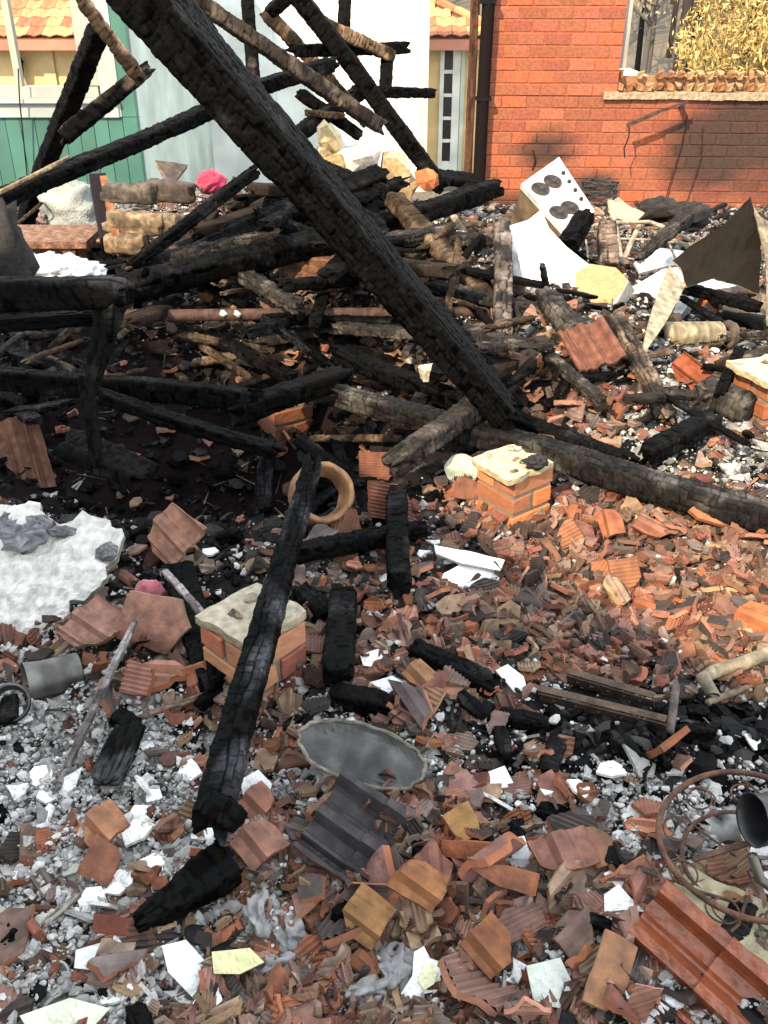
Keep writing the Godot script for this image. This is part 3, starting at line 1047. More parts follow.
func build_trees() -> void:
	var t := thing("golden_bush", "golden yellow leafy shrub beyond the brick window opening", "shrub", Vector3(4.1, -1.8, -12.6))
	part("trunk", tube_mesh([Vector3(0, 0, 0), Vector3(0.1, 1.4, 0), Vector3(0.25, 2.7, 0.1), Vector3(0.2, 3.6, 0)], 0.07, 8, Color(0.12, 0.08, 0.05), false, 0.02), M.wood, t)
	part("branches", limbs(Vector3(0.2, 3.3, 0), 2.4, 0.05, 4, 16, Color(0.14, 0.1, 0.05)), M.wood, t)
	leaf_crown(t, "crown", Vector3(0.35, 2.9, 0), Vector3(0.85, 1.0, 0.8), 12000, 0.085, [Color(0.38, 0.27, 0.08), Color(0.3, 0.2, 0.06), Color(0.44, 0.34, 0.13), Color(0.2, 0.15, 0.05)], 5, 0.35, 0.17)
	var rn := RandomNumberGenerator.new()
	rn.seed = 12
	var protos := []
	var spots := []
	for i in 46:
		spots.append(Vector3(rn.randf_range(3.4, 14.5), 0, rn.randf_range(-21, -42)))
	for i in 16:
		spots.append(Vector3(rn.randf_range(-2.0, 4.5), 0, rn.randf_range(-30, -44)))
	var kinds := ["bare blackened trunk", "grey scorched trunk", "forked burnt trunk", "thin brown leaning trunk"]
	for i in spots.size():
		var p: Vector3 = spots[i]
		p.y = far_ground(p.x, p.z) - 0.1
		var k := i % 4
		var side := "beyond the brick window opening" if i < 46 else "on the slope above the yellow house roof"
		var sx := proj(p + Vector3(0, 3, 0)).x
		var lbl: String = "%s %s, %s" % [kinds[k], side, "%s and %s" % ["far left" if sx < 560 else ("left" if sx < 680 else ("right" if sx < 800 else "far right")), "near" if p.z > -27 else ("far" if p.z > -34 else "farthest")]]
		var o: Node3D
		if protos.size() < 4:
			o = thing("burnt_tree", lbl, "tree", p, "burnt trees on the slope behind")
			var h := 7.0 + k
			var col: Color = [Color(0.03, 0.028, 0.026), Color(0.12, 0.11, 0.1), Color(0.05, 0.042, 0.036), Color(0.1, 0.075, 0.055)][k]
			var top := Vector3(0.5 * (k - 1.5), h, 0.2)
			part("trunk", tube_mesh([Vector3.ZERO, Vector3(0.05, h * 0.3, 0), top * 0.65, top], 0.09 + 0.02 * k, 8, col, false, 0.03), M.char_dull, o)
			part("branches", limbs(top, h, 0.1, k + 3, 14, col), M.char_dull, o)
			leaf_crown(o, "scorched_leaves", Vector3(top.x, h * 0.7, 0), Vector3(1.3, h * 0.32, 1.3), 500, 0.13, [Color(0.16, 0.13, 0.1), Color(0.1, 0.09, 0.07), Color(0.2, 0.16, 0.1)], k + 30, 0.1)
			protos.append(o)
		else:
			var src: Node3D = protos[k]
			o = src.duplicate()
			o.name = numbered("burnt_tree")
			add_child(o, true)
			o.position = p
			tag(o, lbl, "tree", "burnt trees on the slope behind")
		o.rotation.y = rn.randf() * TAU
		o.scale = Vector3.ONE * rn.randf_range(0.7, 1.15)
	var sh := thing("garden_shed", "low grey shed with a pale roof beyond the brick window opening", "shed", Vector3(3.05, -1.8, -14.5))
	var b := TB.new()
	b.box(Vector3(-0.5, 0, -0.8), Vector3(1.2, 2.22, 0.8), Color(0.12, 0.1, 0.08))
	part("wall", b.mesh(), M.wood, sh)
	var r := TB.new()
	r.box(Vector3(-0.62, 2.222, -0.9), Vector3(0.6, 2.28, 0.9), Color(0.5, 0.45, 0.36))
	part("roof", r.mesh(), M.paint, sh)

# ------------------------------------------------------------------ burnt timbers
const GREYB := {"col": Color(0.03, 0.027, 0.025), "ash": 0.5, "ash_col": Color(0.1, 0.088, 0.076), "groove": 0.006}
const BROWNB := {"col": Color(0.045, 0.032, 0.022), "ash": 0.5, "ash_col": Color(0.15, 0.105, 0.07), "cell": 0.026, "rows": 5, "groove": 0.006}

func with(a: Dictionary, b: Dictionary) -> Dictionary:
	var o := a.duplicate()
	o.merge(b, true)
	return o

func build_timbers() -> void:
	var T := "timber"
	# the great leaning beam and the criss-cross heap behind it
	beam("charred_roof_beam", "thick black charred beam slanting from top left down to the rubble", T, P(56, -112, 2.72), P(513, 423, 3.72), 0.225, 0.155, 1, {"cell": 0.036, "rows": 26, "fine": 4, "ash": 0.08, "groove": 0.0045, "t0": 1.1, "t1": 0.68, "square": 0.22, "most": 560, "col": Color(0.0058, 0.0058, 0.0058), "ash_col": Color(0.026, 0.026, 0.026)}, 12.0)
	beam("charred_log", "long grey-black log lying across the rubble behind the capped brick pier", T, P(333, 392, 4.0), P(800, 528, 3.2), 0.105, 0.1, 2, with(GREYB, {"cell": 0.03, "t0": 0.85, "ash": 0.4, "col": Color(0.016, 0.015, 0.0145), "ash_col": Color(0.085, 0.078, 0.07), "rows": 12, "most": 520, "groove": 0.004}))
	beam("charred_rafter", "short grey rafter propped on the long log left of the capped pier", T, P(484, 402, 3.72), P(386, 472, 3.42), 0.085, 0.08, 3, with(GREYB, {"cell": 0.03}))
	beam("charred_stump", "grey upright burnt post standing beside the rusty pipe's right part", T, P(502, 222, 5.3), hit(503, 345), 0.095, 0.09, 4, with(GREYB, {"cell": 0.05, "ash": 0.8, "ash_col": Color(0.16, 0.13, 0.115)}), 0.0, "char_dull")
	beam("charred_rafter", "brown ribbed burnt rafter slanting down to the grey upright post", T, P(388, 192, 5.5), P(492, 306, 5.0), 0.11, 0.085, 5, BROWNB, 0.0, "char_dull")
	beam("charred_log", "black log end jutting right over the heap near the oven", T, P(330, 246, 5.3), P(503, 186, 5.9), 0.138, 0.129, 6, {"t0": 1.0, "t1": 0.75, "ash": 0.15})
	beam("charred_log", "lowest thick black log on the heap left of the great beam", T, P(60, 302, 4.6), P(345, 236, 5.1), 0.138, 0.129, 7, {"ash": 0.3, "t0": 0.7}, 20.0)
	beam("charred_log", "middle black log on the heap left of the great beam", T, P(125, 284, 5.0), P(388, 172, 5.6), 0.120, 0.103, 8, {"ash": 0.35, "t0": 0.8}, 30.0)
	beam("charred_log", "split black log with a reddish inside on the heap", T, P(118, 274, 5.2), P(300, 205, 5.7), 0.112, 0.060, 9, {"ash": 0.45, "ash_col": Color(0.13, 0.09, 0.08)}, 25.0)
	beam("charred_log", "short black log behind the great beam under the brown ribbed rafter", T, P(250, 236, 5.6), P(400, 195, 6.0), 0.112, 0.103, 10, {"ash": 0.2})
	beam("charred_pole", "thin black pole crossing the heap from the beige bundles up to the great beam", T, P(128, 268, 4.9), P(262, 166, 5.3), 0.060, 0.060, 11, {"ash": 0.25, "cell": 0.03})
	beam("charred_rafter", "long black rafter rising from the left edge to the great beam", T, P(-30, 212, 4.3), P(236, 99, 5.0), 0.095, 0.077, 13, {"ash": 0.12, "t1": 0.9}, 10.0)
	beam("charred_rafter", "black rafter continuing right of the great beam toward the white wall", T, P(205, 105, 5.2), P(335, 62, 6.0), 0.095, 0.086, 14, {"ash": 0.2})
	beam("pale_batten", "pale unburnt strip of wood on the long rafter at the left edge", T, P(-20, 204, 4.24), P(72, 158, 4.44), 0.026, 0.017, 15, {"col": Color(0.3, 0.2, 0.1), "ash": 0.5, "ash_col": Color(0.45, 0.34, 0.2), "groove": 0.001, "rows": 4}, 0.0, "wood")
	beam("charred_post", "black burnt post leaning against the teal wall's sill", T, P(102, 24, 5.4), hit(20, 232), 0.120, 0.095, 16, {"ash": 0.3})
	beam("charred_board", "stubby burnt board hanging below the great beam near the teal wall", T, P(152, 66, 4.3), P(60, 140, 4.2), 0.138, 0.077, 17, {"ash": 0.35, "ash_col": Color(0.17, 0.13, 0.1), "t0": 0.8}, 20.0)
	beam("charred_batten", "brown flaky batten hanging from the great beam's upper left side", T, P(78, -4, 4.0), P(143, 84, 4.2), 0.065, 0.060, 18, with(BROWNB, {"ash_col": Color(0.3, 0.22, 0.15), "cell": 0.03}), 0.0, "char_dull")
	beam("charred_batten", "grey frayed batten along the great beam's upper right edge", T, P(160, -22, 3.6), P(222, 62, 3.8), 0.043, 0.039, 19, with(GREYB, {"ash": 0.8, "ash_col": Color(0.22, 0.18, 0.14), "cell": 0.03}), 0.0, "char_dull")
	beam("charred_rafter", "brown and black knobbly rafter crossing below the top of the scaffold", T, P(172, -16, 4.9), P(388, 132, 6.0), 0.107, 0.086, 20, with(BROWNB, {"cell": 0.045, "rows": 6, "col": Color(0.045, 0.035, 0.03), "ash_col": Color(0.16, 0.12, 0.09)}), 0.0, "char_dull")
	beam("charred_rafter", "long black rafter slanting down past the corner of the white wall", T, P(286, -20, 6.0), P(446, 192, 6.6), 0.129, 0.112, 21, {"ash": 0.08})
	beam("charred_rafter", "black level rafter stub crossing before the white wall, upper one", T, P(286, 50, 6.2), P(412, 48, 6.5), 0.077, 0.077, 22, {"ash": 0.15})
	beam("charred_rafter", "black level rafter stub pointing at the glazed door, lower one", T, P(350, 92, 6.3), P(438, 92, 6.6), 0.086, 0.077, 23, {"ash": 0.15, "t1": 0.8})
	beam("charred_strut", "black upright strut at the top of the scaffold", T, P(346, -30, 6.3), P(344, 50, 6.3), 0.086, 0.077, 24, {"ash": 0.1})
	beam("charred_strut", "short black strut between the two level rafter stubs", T, P(388, 46, 6.5), P(384, 98, 6.4), 0.086, 0.086, 25, {"ash": 0.1})
	beam("charred_rafter", "brown-topped rafter at the top of the scaffold", T, P(312, 18, 6.1), P(396, 58, 6.45), 0.095, 0.086, 26, with(BROWNB, {"ash": 0.7, "ash_col": Color(0.24, 0.16, 0.1)}), 0.0, "char_dull")
	beam("charred_rafter", "brown ribbed rafter behind the knobbly one at the scaffold's left", T, P(262, 8, 6.4), P(372, 128, 6.9), 0.120, 0.095, 27, with(BROWNB, {"cell": 0.05}), 0.0, "char_dull")
	beam("charred_post", "dark upright burnt post before the white wall", T, P(246, -20, 7.2), P(259, 150, 7.4), 0.103, 0.095, 28, {"ash": 0.3, "ash_col": Color(0.09, 0.07, 0.06), "groove": 0.003})
	beam("charred_rafter", "black rafter rising right through the scaffold behind the cream lumps", T, P(272, 152, 6.4), P(366, 88, 6.9), 0.103, 0.095, 29, {"ash": 0.15})
	beam("charred_rafter", "black rafter leaning left through the middle of the scaffold", T, P(296, 90, 6.7), P(362, 138, 6.9), 0.086, 0.086, 30, {"ash": 0.15})
	beam("charred_stub", "small brown stub sticking left out of the scaffold", T, P(304, 112, 6.5), P(345, 116, 6.6), 0.052, 0.043, 31, BROWNB, 0.0, "char_dull")
	beam("charred_strut", "short black strut at the top left of the scaffold", T, P(268, 14, 6.2), P(300, -14, 6.2), 0.086, 0.086, 32, {"ash": 0.15})
	beam("charred_board", "dark burnt board at the foot of the long slanting rafter", T, P(418, 176, 6.6), P(478, 180, 6.9), 0.189, 0.060, 33, {"ash": 0.15}, 15.0)
	# around the void on the left
	beam("charred_board", "straight black board across the dark hollow at left", T, P(-30, 374, 3.75), P(268, 402, 3.95), 0.07, 0.09, 35, {"ash": 0.35, "cell": 0.02, "groove": 0.003, "square": 0.3})
	beam("charred_board", "thin black board sloping down into the dark hollow", T, P(90, 392, 3.7), P(286, 456, 3.6), 0.06, 0.05, 36, {"ash": 0.1, "square": 0.3})
	beam("charred_board", "black board bridging the hollow just left of the great beam", T, P(226, 416, 3.9), P(350, 372, 4.2), 0.1, 0.09, 37, {"ash": 0.2})
	beam("charred_log", "black log in the shadow under the great beam's foot", T, P(330, 352, 4.6), P(640, 470, 3.75), 0.09, 0.08, 38, {"ash": 0.1})
	beam("charred_board", "dark board below the rusty pipe in front of the heap", T, P(250, 318, 4.9), P(405, 322, 4.8), 0.07, 0.05, 39, {"ash": 0.3})
	beam("charred_board", "grey splintered board below the rusty pipe", T, P(330, 328, 4.75), P(425, 336, 4.65), 0.08, 0.05, 40, GREYB)
	beam("charred_board", "black slab standing on edge behind the white ash sheet", T, P(60, 440, 3.2), P(150, 480, 3.1), 0.14, 0.06, 41, {"ash": 0.1})
	# foreground
	beam("charred_post", "charred post with cracked black blocks leaning in the foreground", T, P(314, 456, 2.8), P(206, 838, 2.0), 0.072, 0.062, 42, {"cell": 0.022, "rows": 14, "fine": 5, "ash": 0.35, "ash_col": Color(0.06, 0.062, 0.068), "groove": 0.0035, "t0": 0.7, "t1": 1.2, "square": 0.4, "most": 520})
	beam("charred_chunk", "black charred foot lump at the lower end of the leaning post", T, P(204, 800, 2.0), P(240, 822, 1.97), 0.06, 0.05, 43, {"ash": 0.1, "cell": 0.02}, 30.0)
	beam("charcoal_log", "upright-looking black charcoal log in the middle of the rubble", T, lay(396, 520, 396, 610, 0.1).origin, lay(397, 612, 396, 700, 0.05).origin, 0.075, 0.07, 44, {"cell": 0.022, "ash": 0.25, "most": 300})
	beam("charcoal_log", "black charcoal log lying level left of the upright-looking one", T, lay(292, 574, 0, 0, 0.05).origin, lay(428, 548, 0, 0, 0.05).origin, 0.06, 0.06, 45, {"cell": 0.025, "ash": 0.15})
	beam("charcoal_log", "fat black charcoal log right of the nearer brick pier", T, lay(347, 612, 0, 0, 0.05).origin, lay(340, 702, 0, 0, 0.05).origin, 0.085, 0.08, 46, {"cell": 0.035, "ash": 0.3})
	beam("charcoal_log", "knotty black charcoal log slanting right below the upright-looking one", T, lay(410, 660, 0, 0, 0.035).origin, lay(498, 706, 0, 0, 0.03).origin, 0.06, 0.055, 47, {"cell": 0.025, "ash": 0.1, "rough": 2.0})
	beam("charcoal_log", "short black charcoal block behind the fat log", T, lay(298, 608, 0, 0, 0.04).origin, lay(330, 634, 0, 0, 0.03).origin, 0.07, 0.06, 48, {"cell": 0.03, "ash": 0.2})
	beam("charcoal_log", "black charcoal lump under the fat log's lower end", T, lay(330, 702, 0, 0, 0.03).origin, lay(398, 716, 0, 0, 0.02).origin, 0.06, 0.06, 49, {"cell": 0.03, "ash": 0.1, "rough": 2.0})
	beam("charcoal_log", "big pointed black charcoal chunk at bottom left", T, lay(138, 948, 0, 0, 0.05).origin, lay(238, 884, 0, 0, 0.06).origin, 0.1, 0.085, 50, {"cell": 0.03, "ash": 0.02, "t0": 0.45, "t1": 1.1, "rough": 1.3}, 10.0)
	beam("charcoal_log", "black charcoal stub at the left edge near the bottom", T, lay(-16, 972, 0, 0, 0.02).origin, lay(24, 944, 0, 0, 0.02).origin, 0.05, 0.05, 51, {"cell": 0.02, "ash": 0.1})
	beam("charred_board", "flat dark charred board lying on the ash at left", T, lay(134, 740, 0, 0, 0.04).origin, lay(106, 804, 0, 0, 0.035).origin, 0.085, 0.022, 52, {"cell": 0.05, "rows": 10, "ash": 0.75, "ash_col": Color(0.06, 0.06, 0.062), "groove": 0.0025, "square": 0.2, "rough": 1.8})
	beam("charred_board", "black charred board under the leaning post beside the nearer pier", T, lay(176, 580, 0, 0, 0.06).origin, lay(224, 712, 0, 0, 0.03).origin, 0.1, 0.05, 53, {"cell": 0.03, "ash": 0.15})
	beam("charcoal_log", "grey-black log lying beyond the long log at right", T, lay(640, 474, 0, 0, 0.05).origin, lay(712, 436, 0, 0, 0.06).origin, 0.09, 0.08, 54, {"cell": 0.03, "ash": 0.4})
	beam("charred_log", "grey-brown log at the right edge below the beige cylinder", T, lay(690, 425, 0, 0, 0.08).origin, lay(790, 362, 0, 0, 0.1).origin, 0.1, 0.09, 55, with(GREYB, {"ash": 0.7}), 0.0, "char_dull")
	beam("charred_stick", "grey-brown stick sloping down right of the whole brown tile", T, lay(606, 336, 0, 0, 0.12).origin, lay(668, 440, 0, 0, 0.05).origin, 0.08, 0.07, 56, with(GREYB, {"ash": 0.8, "ash_col": Color(0.2, 0.15, 0.11)}), 0.0, "char_dull")
	beam("charred_stick", "dark stick sloping down to the whole brown tile", T, lay(538, 322, 0, 0, 0.12).origin, lay(586, 368, 0, 0, 0.1).origin, 0.1, 0.09, 57, with(GREYB, {"ash": 0.6}))
	beam("charred_stub", "black round stub in front of the oven", T, P(588, 212, 6.3), P(566, 248, 6.2), 0.12, 0.11, 58, {"ash": 0.05, "t1": 1.1})
	beam("charred_stub", "grey weathered stub right of the white panel", T, P(606, 222, 6.1), P(608, 268, 6.0), 0.12, 0.11, 59, with(GREYB, {"ash": 0.9, "ash_col": Color(0.2, 0.15, 0.12)}), 0.0, "char_dull")
	beam("charred_stick", "dark stick leaning over the white rack by the brick wall", T, P(690, 212, 6.4), P(636, 262, 6.1), 0.07, 0.06, 60, with(GREYB, {"t0": 1.6, "t1": 0.7}))
	beam("charred_strut", "black bar lying under the folded dark metal sheet", T, P(676, 286, 5.05), P(764, 308, 4.95), 0.06, 0.06, 61, {"ash": 0.1})
	beam("charred_board", "small blackened block beside the red tile on the right", T, lay(700, 404, 0, 0, 0.06).origin, lay(748, 428, 0, 0, 0.05).origin, 0.15, 0.1, 62, with(GREYB, {"ash": 0.7, "square": 0.3}))
	beam("grey_stick", "long thin grey stick leaning over the ash at left", T, lay(52, 812, 0, 0, 0.02).origin, lay(142, 650, 0, 0, 0.09).origin, 0.02, 0.016, 63, {"col": Color(0.1, 0.09, 0.085), "ash": 0.7, "ash_col": Color(0.28, 0.26, 0.25), "rows": 4, "groove": 0.002}, 0.0, "char_dull")
	beam("grey_stick", "thin grey rod slanting down beside the nearer brick pier", T, lay(168, 616, 0, 0, 0.15).origin, lay(232, 676, 0, 0, 0.08).origin, 0.022, 0.02, 64, {"col": Color(0.1, 0.09, 0.085), "ash": 0.8, "ash_col": Color(0.3, 0.26, 0.26), "rows": 4, "groove": 0.002}, 0.0, "char_dull")
	beam("grey_stick", "thin brown lath lying left of the leaning post", T, lay(130, 738, 0, 0, 0.03).origin, lay(212, 712, 0, 0, 0.04).origin, 0.018, 0.01, 65, {"col": Color(0.15, 0.11, 0.09), "ash": 0.6, "ash_col": Color(0.28, 0.24, 0.2), "rows": 4, "groove": 0.002}, 0.0, "char_dull")
	beam("grey_stick", "pale lath among the ash near the lower left corner", T, lay(48, 940, 0, 0, 0.02).origin, lay(84, 912, 0, 0, 0.03).origin, 0.016, 0.01, 66, {"col": Color(0.22, 0.2, 0.17), "ash": 0.6, "ash_col": Color(0.4, 0.37, 0.32), "rows": 4, "groove": 0.001}, 0.0, "char_dull")

# ------------------------------------------------------------------ brick piers
func build_pier(label: String, base: Vector3, yaw: float, courses: int, cap_w: float, cap_d: float, cap_col: Color, brick_cols: Array, sd: int, cap_shift := Vector3.ZERO, cap_t := 0.028, size := 1.0) -> Node3D:
	var t := thing("brick_pier", label, "pier", base, "brick foundation piers of the burnt house")
	t.rotation.y = deg_to_rad(yaw)
	t.scale = Vector3.ONE * size
	var C := 0.086
	var mo := TB.new()
	mo.box(Vector3(-0.103, -0.25, -0.103), Vector3(0.103, courses * C - 0.001, 0.103), Color(0.2, 0.155, 0.12))
	part("mortar", mo.mesh(), M.brick, t)
	for r in range(-2, courses):
		for k in 2:
			var col: Color = brick_cols[posmod(r * 2 + k, brick_cols.size())]
			var m := block_mesh(Vector3(0.23, 0.076, 0.109), 0.004, col * (0.8 + 0.35 * hsh(r, k, sd)), sd * 10 + r * 2 + k, 0.007)
			var off := Vector3(0, r * C + 0.004, 0.0605 if k else -0.0605)
			if r % 2:
				off = Vector3(off.z, off.y, 0)
			var xf := Transform3D(Basis(Vector3.UP, PI / 2 if r % 2 else 0.0) , off)
			part("brick", m, M.brick, t, xf)
	if cap_w > 0.0:
		var poly := rough_poly([Vector2(-cap_w, -cap_d) * 0.5, Vector2(cap_w, -cap_d) * 0.5, Vector2(cap_w, cap_d) * 0.5, Vector2(-cap_w, cap_d) * 0.5].map(func(p: Vector2) -> Vector2: return p * (0.82 + 0.25 * hsh(int(p.x * 100.0), int(p.y * 100.0), sd))), sd, 0.014, 0.04)
		var hf := func(u: float, v: float) -> float: return cap_t + 0.005 * n_mid.get_noise_2d(u * 2.0 + sd, v * 2.0) + 0.004 * n_hi.get_noise_2d(u * 2.0, v * 2.0 + sd)
		part("cap", sheet_mesh(poly, steps(-0.25, 0.25, 12), steps(-0.25, 0.25, 12), hf, cap_t - 0.002, cap_col, cap_col * Color(0.8, 0.75, 0.7)), M.ash, t, Transform3D(Basis.IDENTITY, Vector3(0, courses * C, 0) + cap_shift))
		for k in 7:
			var cp := Vector3((hsh(k, 1, sd) - 0.5) * cap_w * 0.8, courses * C + cap_t + 0.004, (hsh(k, 2, sd) - 0.5) * cap_d * 0.8) + cap_shift
			part("mortar_crust", chunk_mesh(Vector3(0.012 + 0.02 * hsh(k, 3, sd), 0.008, 0.01 + 0.014 * hsh(k, 4, sd)), sd * 9 + k, [cap_col, Color(0.4, 0.38, 0.34), Color(0.03, 0.03, 0.03), Color(0.25, 0.11, 0.06)][k % 4], cap_col * 0.6), M.ash, t, Transform3D(Basis(Vector3.UP, k), cp))
	return t

func build_piers() -> void:
	var p := hit(514, 528)
	build_pier("orange brick pier with a cracked cream cap in the sunlit rubble", Vector3(p.x, p.y - 0.0, p.z - 0.08), 38, 3, 0.25, 0.24, Color(0.5, 0.44, 0.29), [Color(0.42, 0.13, 0.045), Color(0.46, 0.17, 0.07), Color(0.3, 0.12, 0.06)], 3, Vector3(-0.04, 0, 0.0), 0.025, 0.86)
	single("charcoal_lump", "black charcoal lump sitting on the cream cap of the sunlit pier", "charcoal", lump_mesh(Vector3(0.04, 0.022, 0.03), 0.4, 2.0, 44, CHAR, Color(0.05, 0.05, 0.05), 14, 18), M.char, Transform3D(Basis.IDENTITY, P(536, 462, 3.25)))
	p = hit(264, 704)
	build_pier("dusty brick pier with a cream cap behind the leaning post in the foreground", Vector3(p.x - 0.03, p.y - 0.03, p.z - 0.1), 48, 3, 0.27, 0.25, Color(0.42, 0.38, 0.28), [Color(0.36, 0.13, 0.07), Color(0.3, 0.14, 0.08), Color(0.4, 0.2, 0.11), Color(0.26, 0.09, 0.06)], 4, Vector3(0, 0, 0), 0.028, 0.92)
	p = hit(282, 446)
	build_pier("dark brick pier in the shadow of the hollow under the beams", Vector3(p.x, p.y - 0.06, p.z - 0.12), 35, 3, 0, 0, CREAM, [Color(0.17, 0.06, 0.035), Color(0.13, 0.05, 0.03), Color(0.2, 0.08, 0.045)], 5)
	p = hit(762, 430)
	build_pier("brick pier with a cream cap at the right edge behind the long log", Vector3(p.x + 0.05, p.y - 0.04, p.z - 0.12), 20, 3, 0.3, 0.26, Color(0.56, 0.5, 0.32), [Color(0.32, 0.11, 0.05), Color(0.26, 0.1, 0.05)], 6)
	p = P(738, 922, 1.9) - Vector3(0, 0.3, 0)
	build_pier("brick pier with a mottled cream cap under the rusty wire basket", p, -32, 3, 0.31, 0.15, Color(0.36, 0.32, 0.21), [Color(0.24, 0.07, 0.045), Color(0.28, 0.08, 0.05)], 7, Vector3.ZERO, 0.05)

# ------------------------------------------------------------------ roof tiles that can be told apart
func whole_tile() -> Array:
	return [Vector2(-0.126, -0.21), Vector2(0.128, -0.21), Vector2(0.128, 0.21), Vector2(-0.126, 0.21)]

func clay_tile(label: String, xf: Transform3D, pts: Array, top: Color, side: Color, sd: int, kind := 0, m := "clay") -> void:
	if not sd in [1, 2, 3, 4] and pts.size() == 4:
		var i := int(hsh(sd, 4, 4) * 3.99)
		var p: Vector2 = pts[i]
		var a := p.lerp(pts[(i + 3) % 4], 0.35 + 0.3 * hsh(sd, 1, 1))
		var b := p.lerp(pts[(i + 1) % 4], 0.3 + 0.4 * hsh(sd, 2, 2))
		var c := (a + b) * 0.5 + (p - (a + b) * 0.5) * (hsh(sd, 3, 3) * 0.7 - 0.15)
		pts = pts.slice(0, i) + [a, c, b] + pts.slice(i + 1)
	single("roof_tile", label, "roof tile", tile_mesh(rough_poly(pts if sd < 13 else pts.map(func(p: Vector2) -> Vector2: return p * (0.54 if sd in [14, 17, 38, 15] else 0.64)), sd, 0.0025, 0.03), top * Color(0.8, 0.72, 0.66), side * Color(0.9, 0.82, 0.76), kind), M[m], xf, "larger roof tiles and half tiles in the rubble")

func build_tiles() -> void:
	clay_tile("large glazed brown roof tile leaning on the pier in the bottom right corner", lay(684, 990, 748, 1030, 0.02, Vector3(-0.3, 0.78, 0.6)), [Vector2(-0.115, -0.13), Vector2(0.115, -0.13), Vector2(0.115, 0.17), Vector2(-0.115, 0.18)], Color(0.3, 0.09, 0.04), Color(0.34, 0.15, 0.07), 1, 4, "glaze")
	clay_tile("blackened half roof tile with a broken red edge below the oval plate", lay(356, 856, 414, 880, 0.035, Vector3(0.05, 0.9, 0.4)), [Vector2(-0.1, -0.1), Vector2(0.1, -0.11), Vector2(0.11, 0.06), Vector2(0.07, 0.09), Vector2(0.03, 0.07), Vector2(-0.02, 0.1), Vector2(-0.1, 0.1)], Color(0.075, 0.075, 0.078), Color(0.3, 0.11, 0.06), 2, 4)
	clay_tile("whole brown roof tile perched on the heap right of the great beam's foot", lay(587, 378, 616, 388, 0.13, Vector3(-0.05, 0.82, 0.5)), [Vector2(-0.11, -0.12), Vector2(0.12, -0.12), Vector2(0.12, 0.12), Vector2(-0.11, 0.12)], Color(0.2, 0.09, 0.06), Color(0.17, 0.08, 0.055), 3)
	clay_tile("large dull ribbed roof tile at the left edge above the white ash sheet", lay(22, 472, 8, 418, 0.05, Vector3(0.25, 0.5, 0.83)), [Vector2(-0.126, -0.17), Vector2(0.11, -0.13), Vector2(0.128, 0.17), Vector2(-0.126, 0.2)], Color(0.23, 0.12, 0.085), Color(0.3, 0.15, 0.1), 4)
	clay_tile("red roof tile standing on edge near the beige cylinder", lay(690, 388, 676, 362, 0.04, Vector3(-0.5, 0.4, 0.8)), [Vector2(-0.07, -0.11), Vector2(0.07, -0.1), Vector2(0.08, 0.11), Vector2(-0.06, 0.1)], Color(0.33, 0.1, 0.05), Color(0.36, 0.14, 0.07), 5)
	clay_tile("dull pink ruled tile piece tipped up right of the terracotta ring", lay(378, 486, 400, 470, 0.06, Vector3(-0.2, 0.75, 0.6)), [Vector2(-0.09, -0.08), Vector2(0.09, -0.1), Vector2(0.08, 0.09), Vector2(-0.1, 0.07)], PINK, BUFF, 6, 1)
	clay_tile("standing ruled tile piece under the upright-looking charcoal log", lay(392, 522, 384, 500, 0.06, Vector3(0.5, 0.5, 0.7)), [Vector2(-0.07, -0.1), Vector2(0.06, -0.08), Vector2(0.07, 0.08), Vector2(-0.06, 0.1)], PINK, ORANGE, 7, 1)
	clay_tile("ruled tile piece sloping left of the level charcoal log", lay(346, 548, 336, 566, 0.03, Vector3(-0.3, 0.7, 0.65)), [Vector2(-0.06, -0.1), Vector2(0.07, -0.09), Vector2(0.06, 0.09), Vector2(-0.08, 0.1)], Color(0.25, 0.12, 0.085), ORANGE, 8, 1)
	clay_tile("plain orange tile piece with a dark shadow side beside the sunlit pier", lay(466, 506, 478, 490, 0.05, Vector3(0.0, 0.6, 0.8)), [Vector2(-0.04, -0.05), Vector2(0.04, -0.04), Vector2(0.035, 0.05), Vector2(-0.04, 0.045)], PINK, ORANGE, 9, 2)
	clay_tile("curved pink tile piece left of the pier cap, nearest the pink scrap", lay(178, 574, 196, 560, 0.13, Vector3(-0.15, 0.6, 0.8)), [Vector2(-0.09, -0.075), Vector2(0.07, -0.085), Vector2(0.1, 0.07), Vector2(-0.08, 0.08)], Color(0.38, 0.21, 0.15), BUFF, 10)
	clay_tile("cream and pink broken tile slab standing left of the nearer pier", lay(156, 652, 170, 628, 0.09, Vector3(-0.25, 0.55, 0.8)), [Vector2(-0.09, -0.1), Vector2(0.06, -0.1), Vector2(0.085, 0.06), Vector2(0.02, 0.12), Vector2(-0.08, 0.07)], Color(0.36, 0.2, 0.15), Color(0.45, 0.33, 0.2), 11, 2)
	clay_tile("pale pink tile slab lying between the grey can and the cream and pink slab", lay(100, 648, 118, 640, 0.06, Vector3(-0.1, 0.85, 0.5)), [Vector2(-0.08, -0.09), Vector2(0.08, -0.07), Vector2(0.07, 0.08), Vector2(-0.09, 0.07)], Color(0.36, 0.21, 0.17), BUFF, 12)
	clay_tile("pink ruled tile corner right of the small cup", lay(142, 700, 162, 684, 0.05, Vector3(-0.25, 0.8, 0.5)), [Vector2(-0.07, -0.07), Vector2(0.07, -0.08), Vector2(0.07, 0.06), Vector2(-0.06, 0.07)], Color(0.36, 0.19, 0.15), ORANGE, 13, 1)
	clay_tile("pinkish half tile with a broad ridge beside the white square shard", lay(560, 876, 588, 908, 0.05, Vector3(-0.1, 0.9, 0.4)), [Vector2(-0.12, -0.085), Vector2(0.125, -0.075), Vector2(0.125, 0.08), Vector2(-0.1, 0.085)], Color(0.3, 0.155, 0.12), ORANGE, 14)
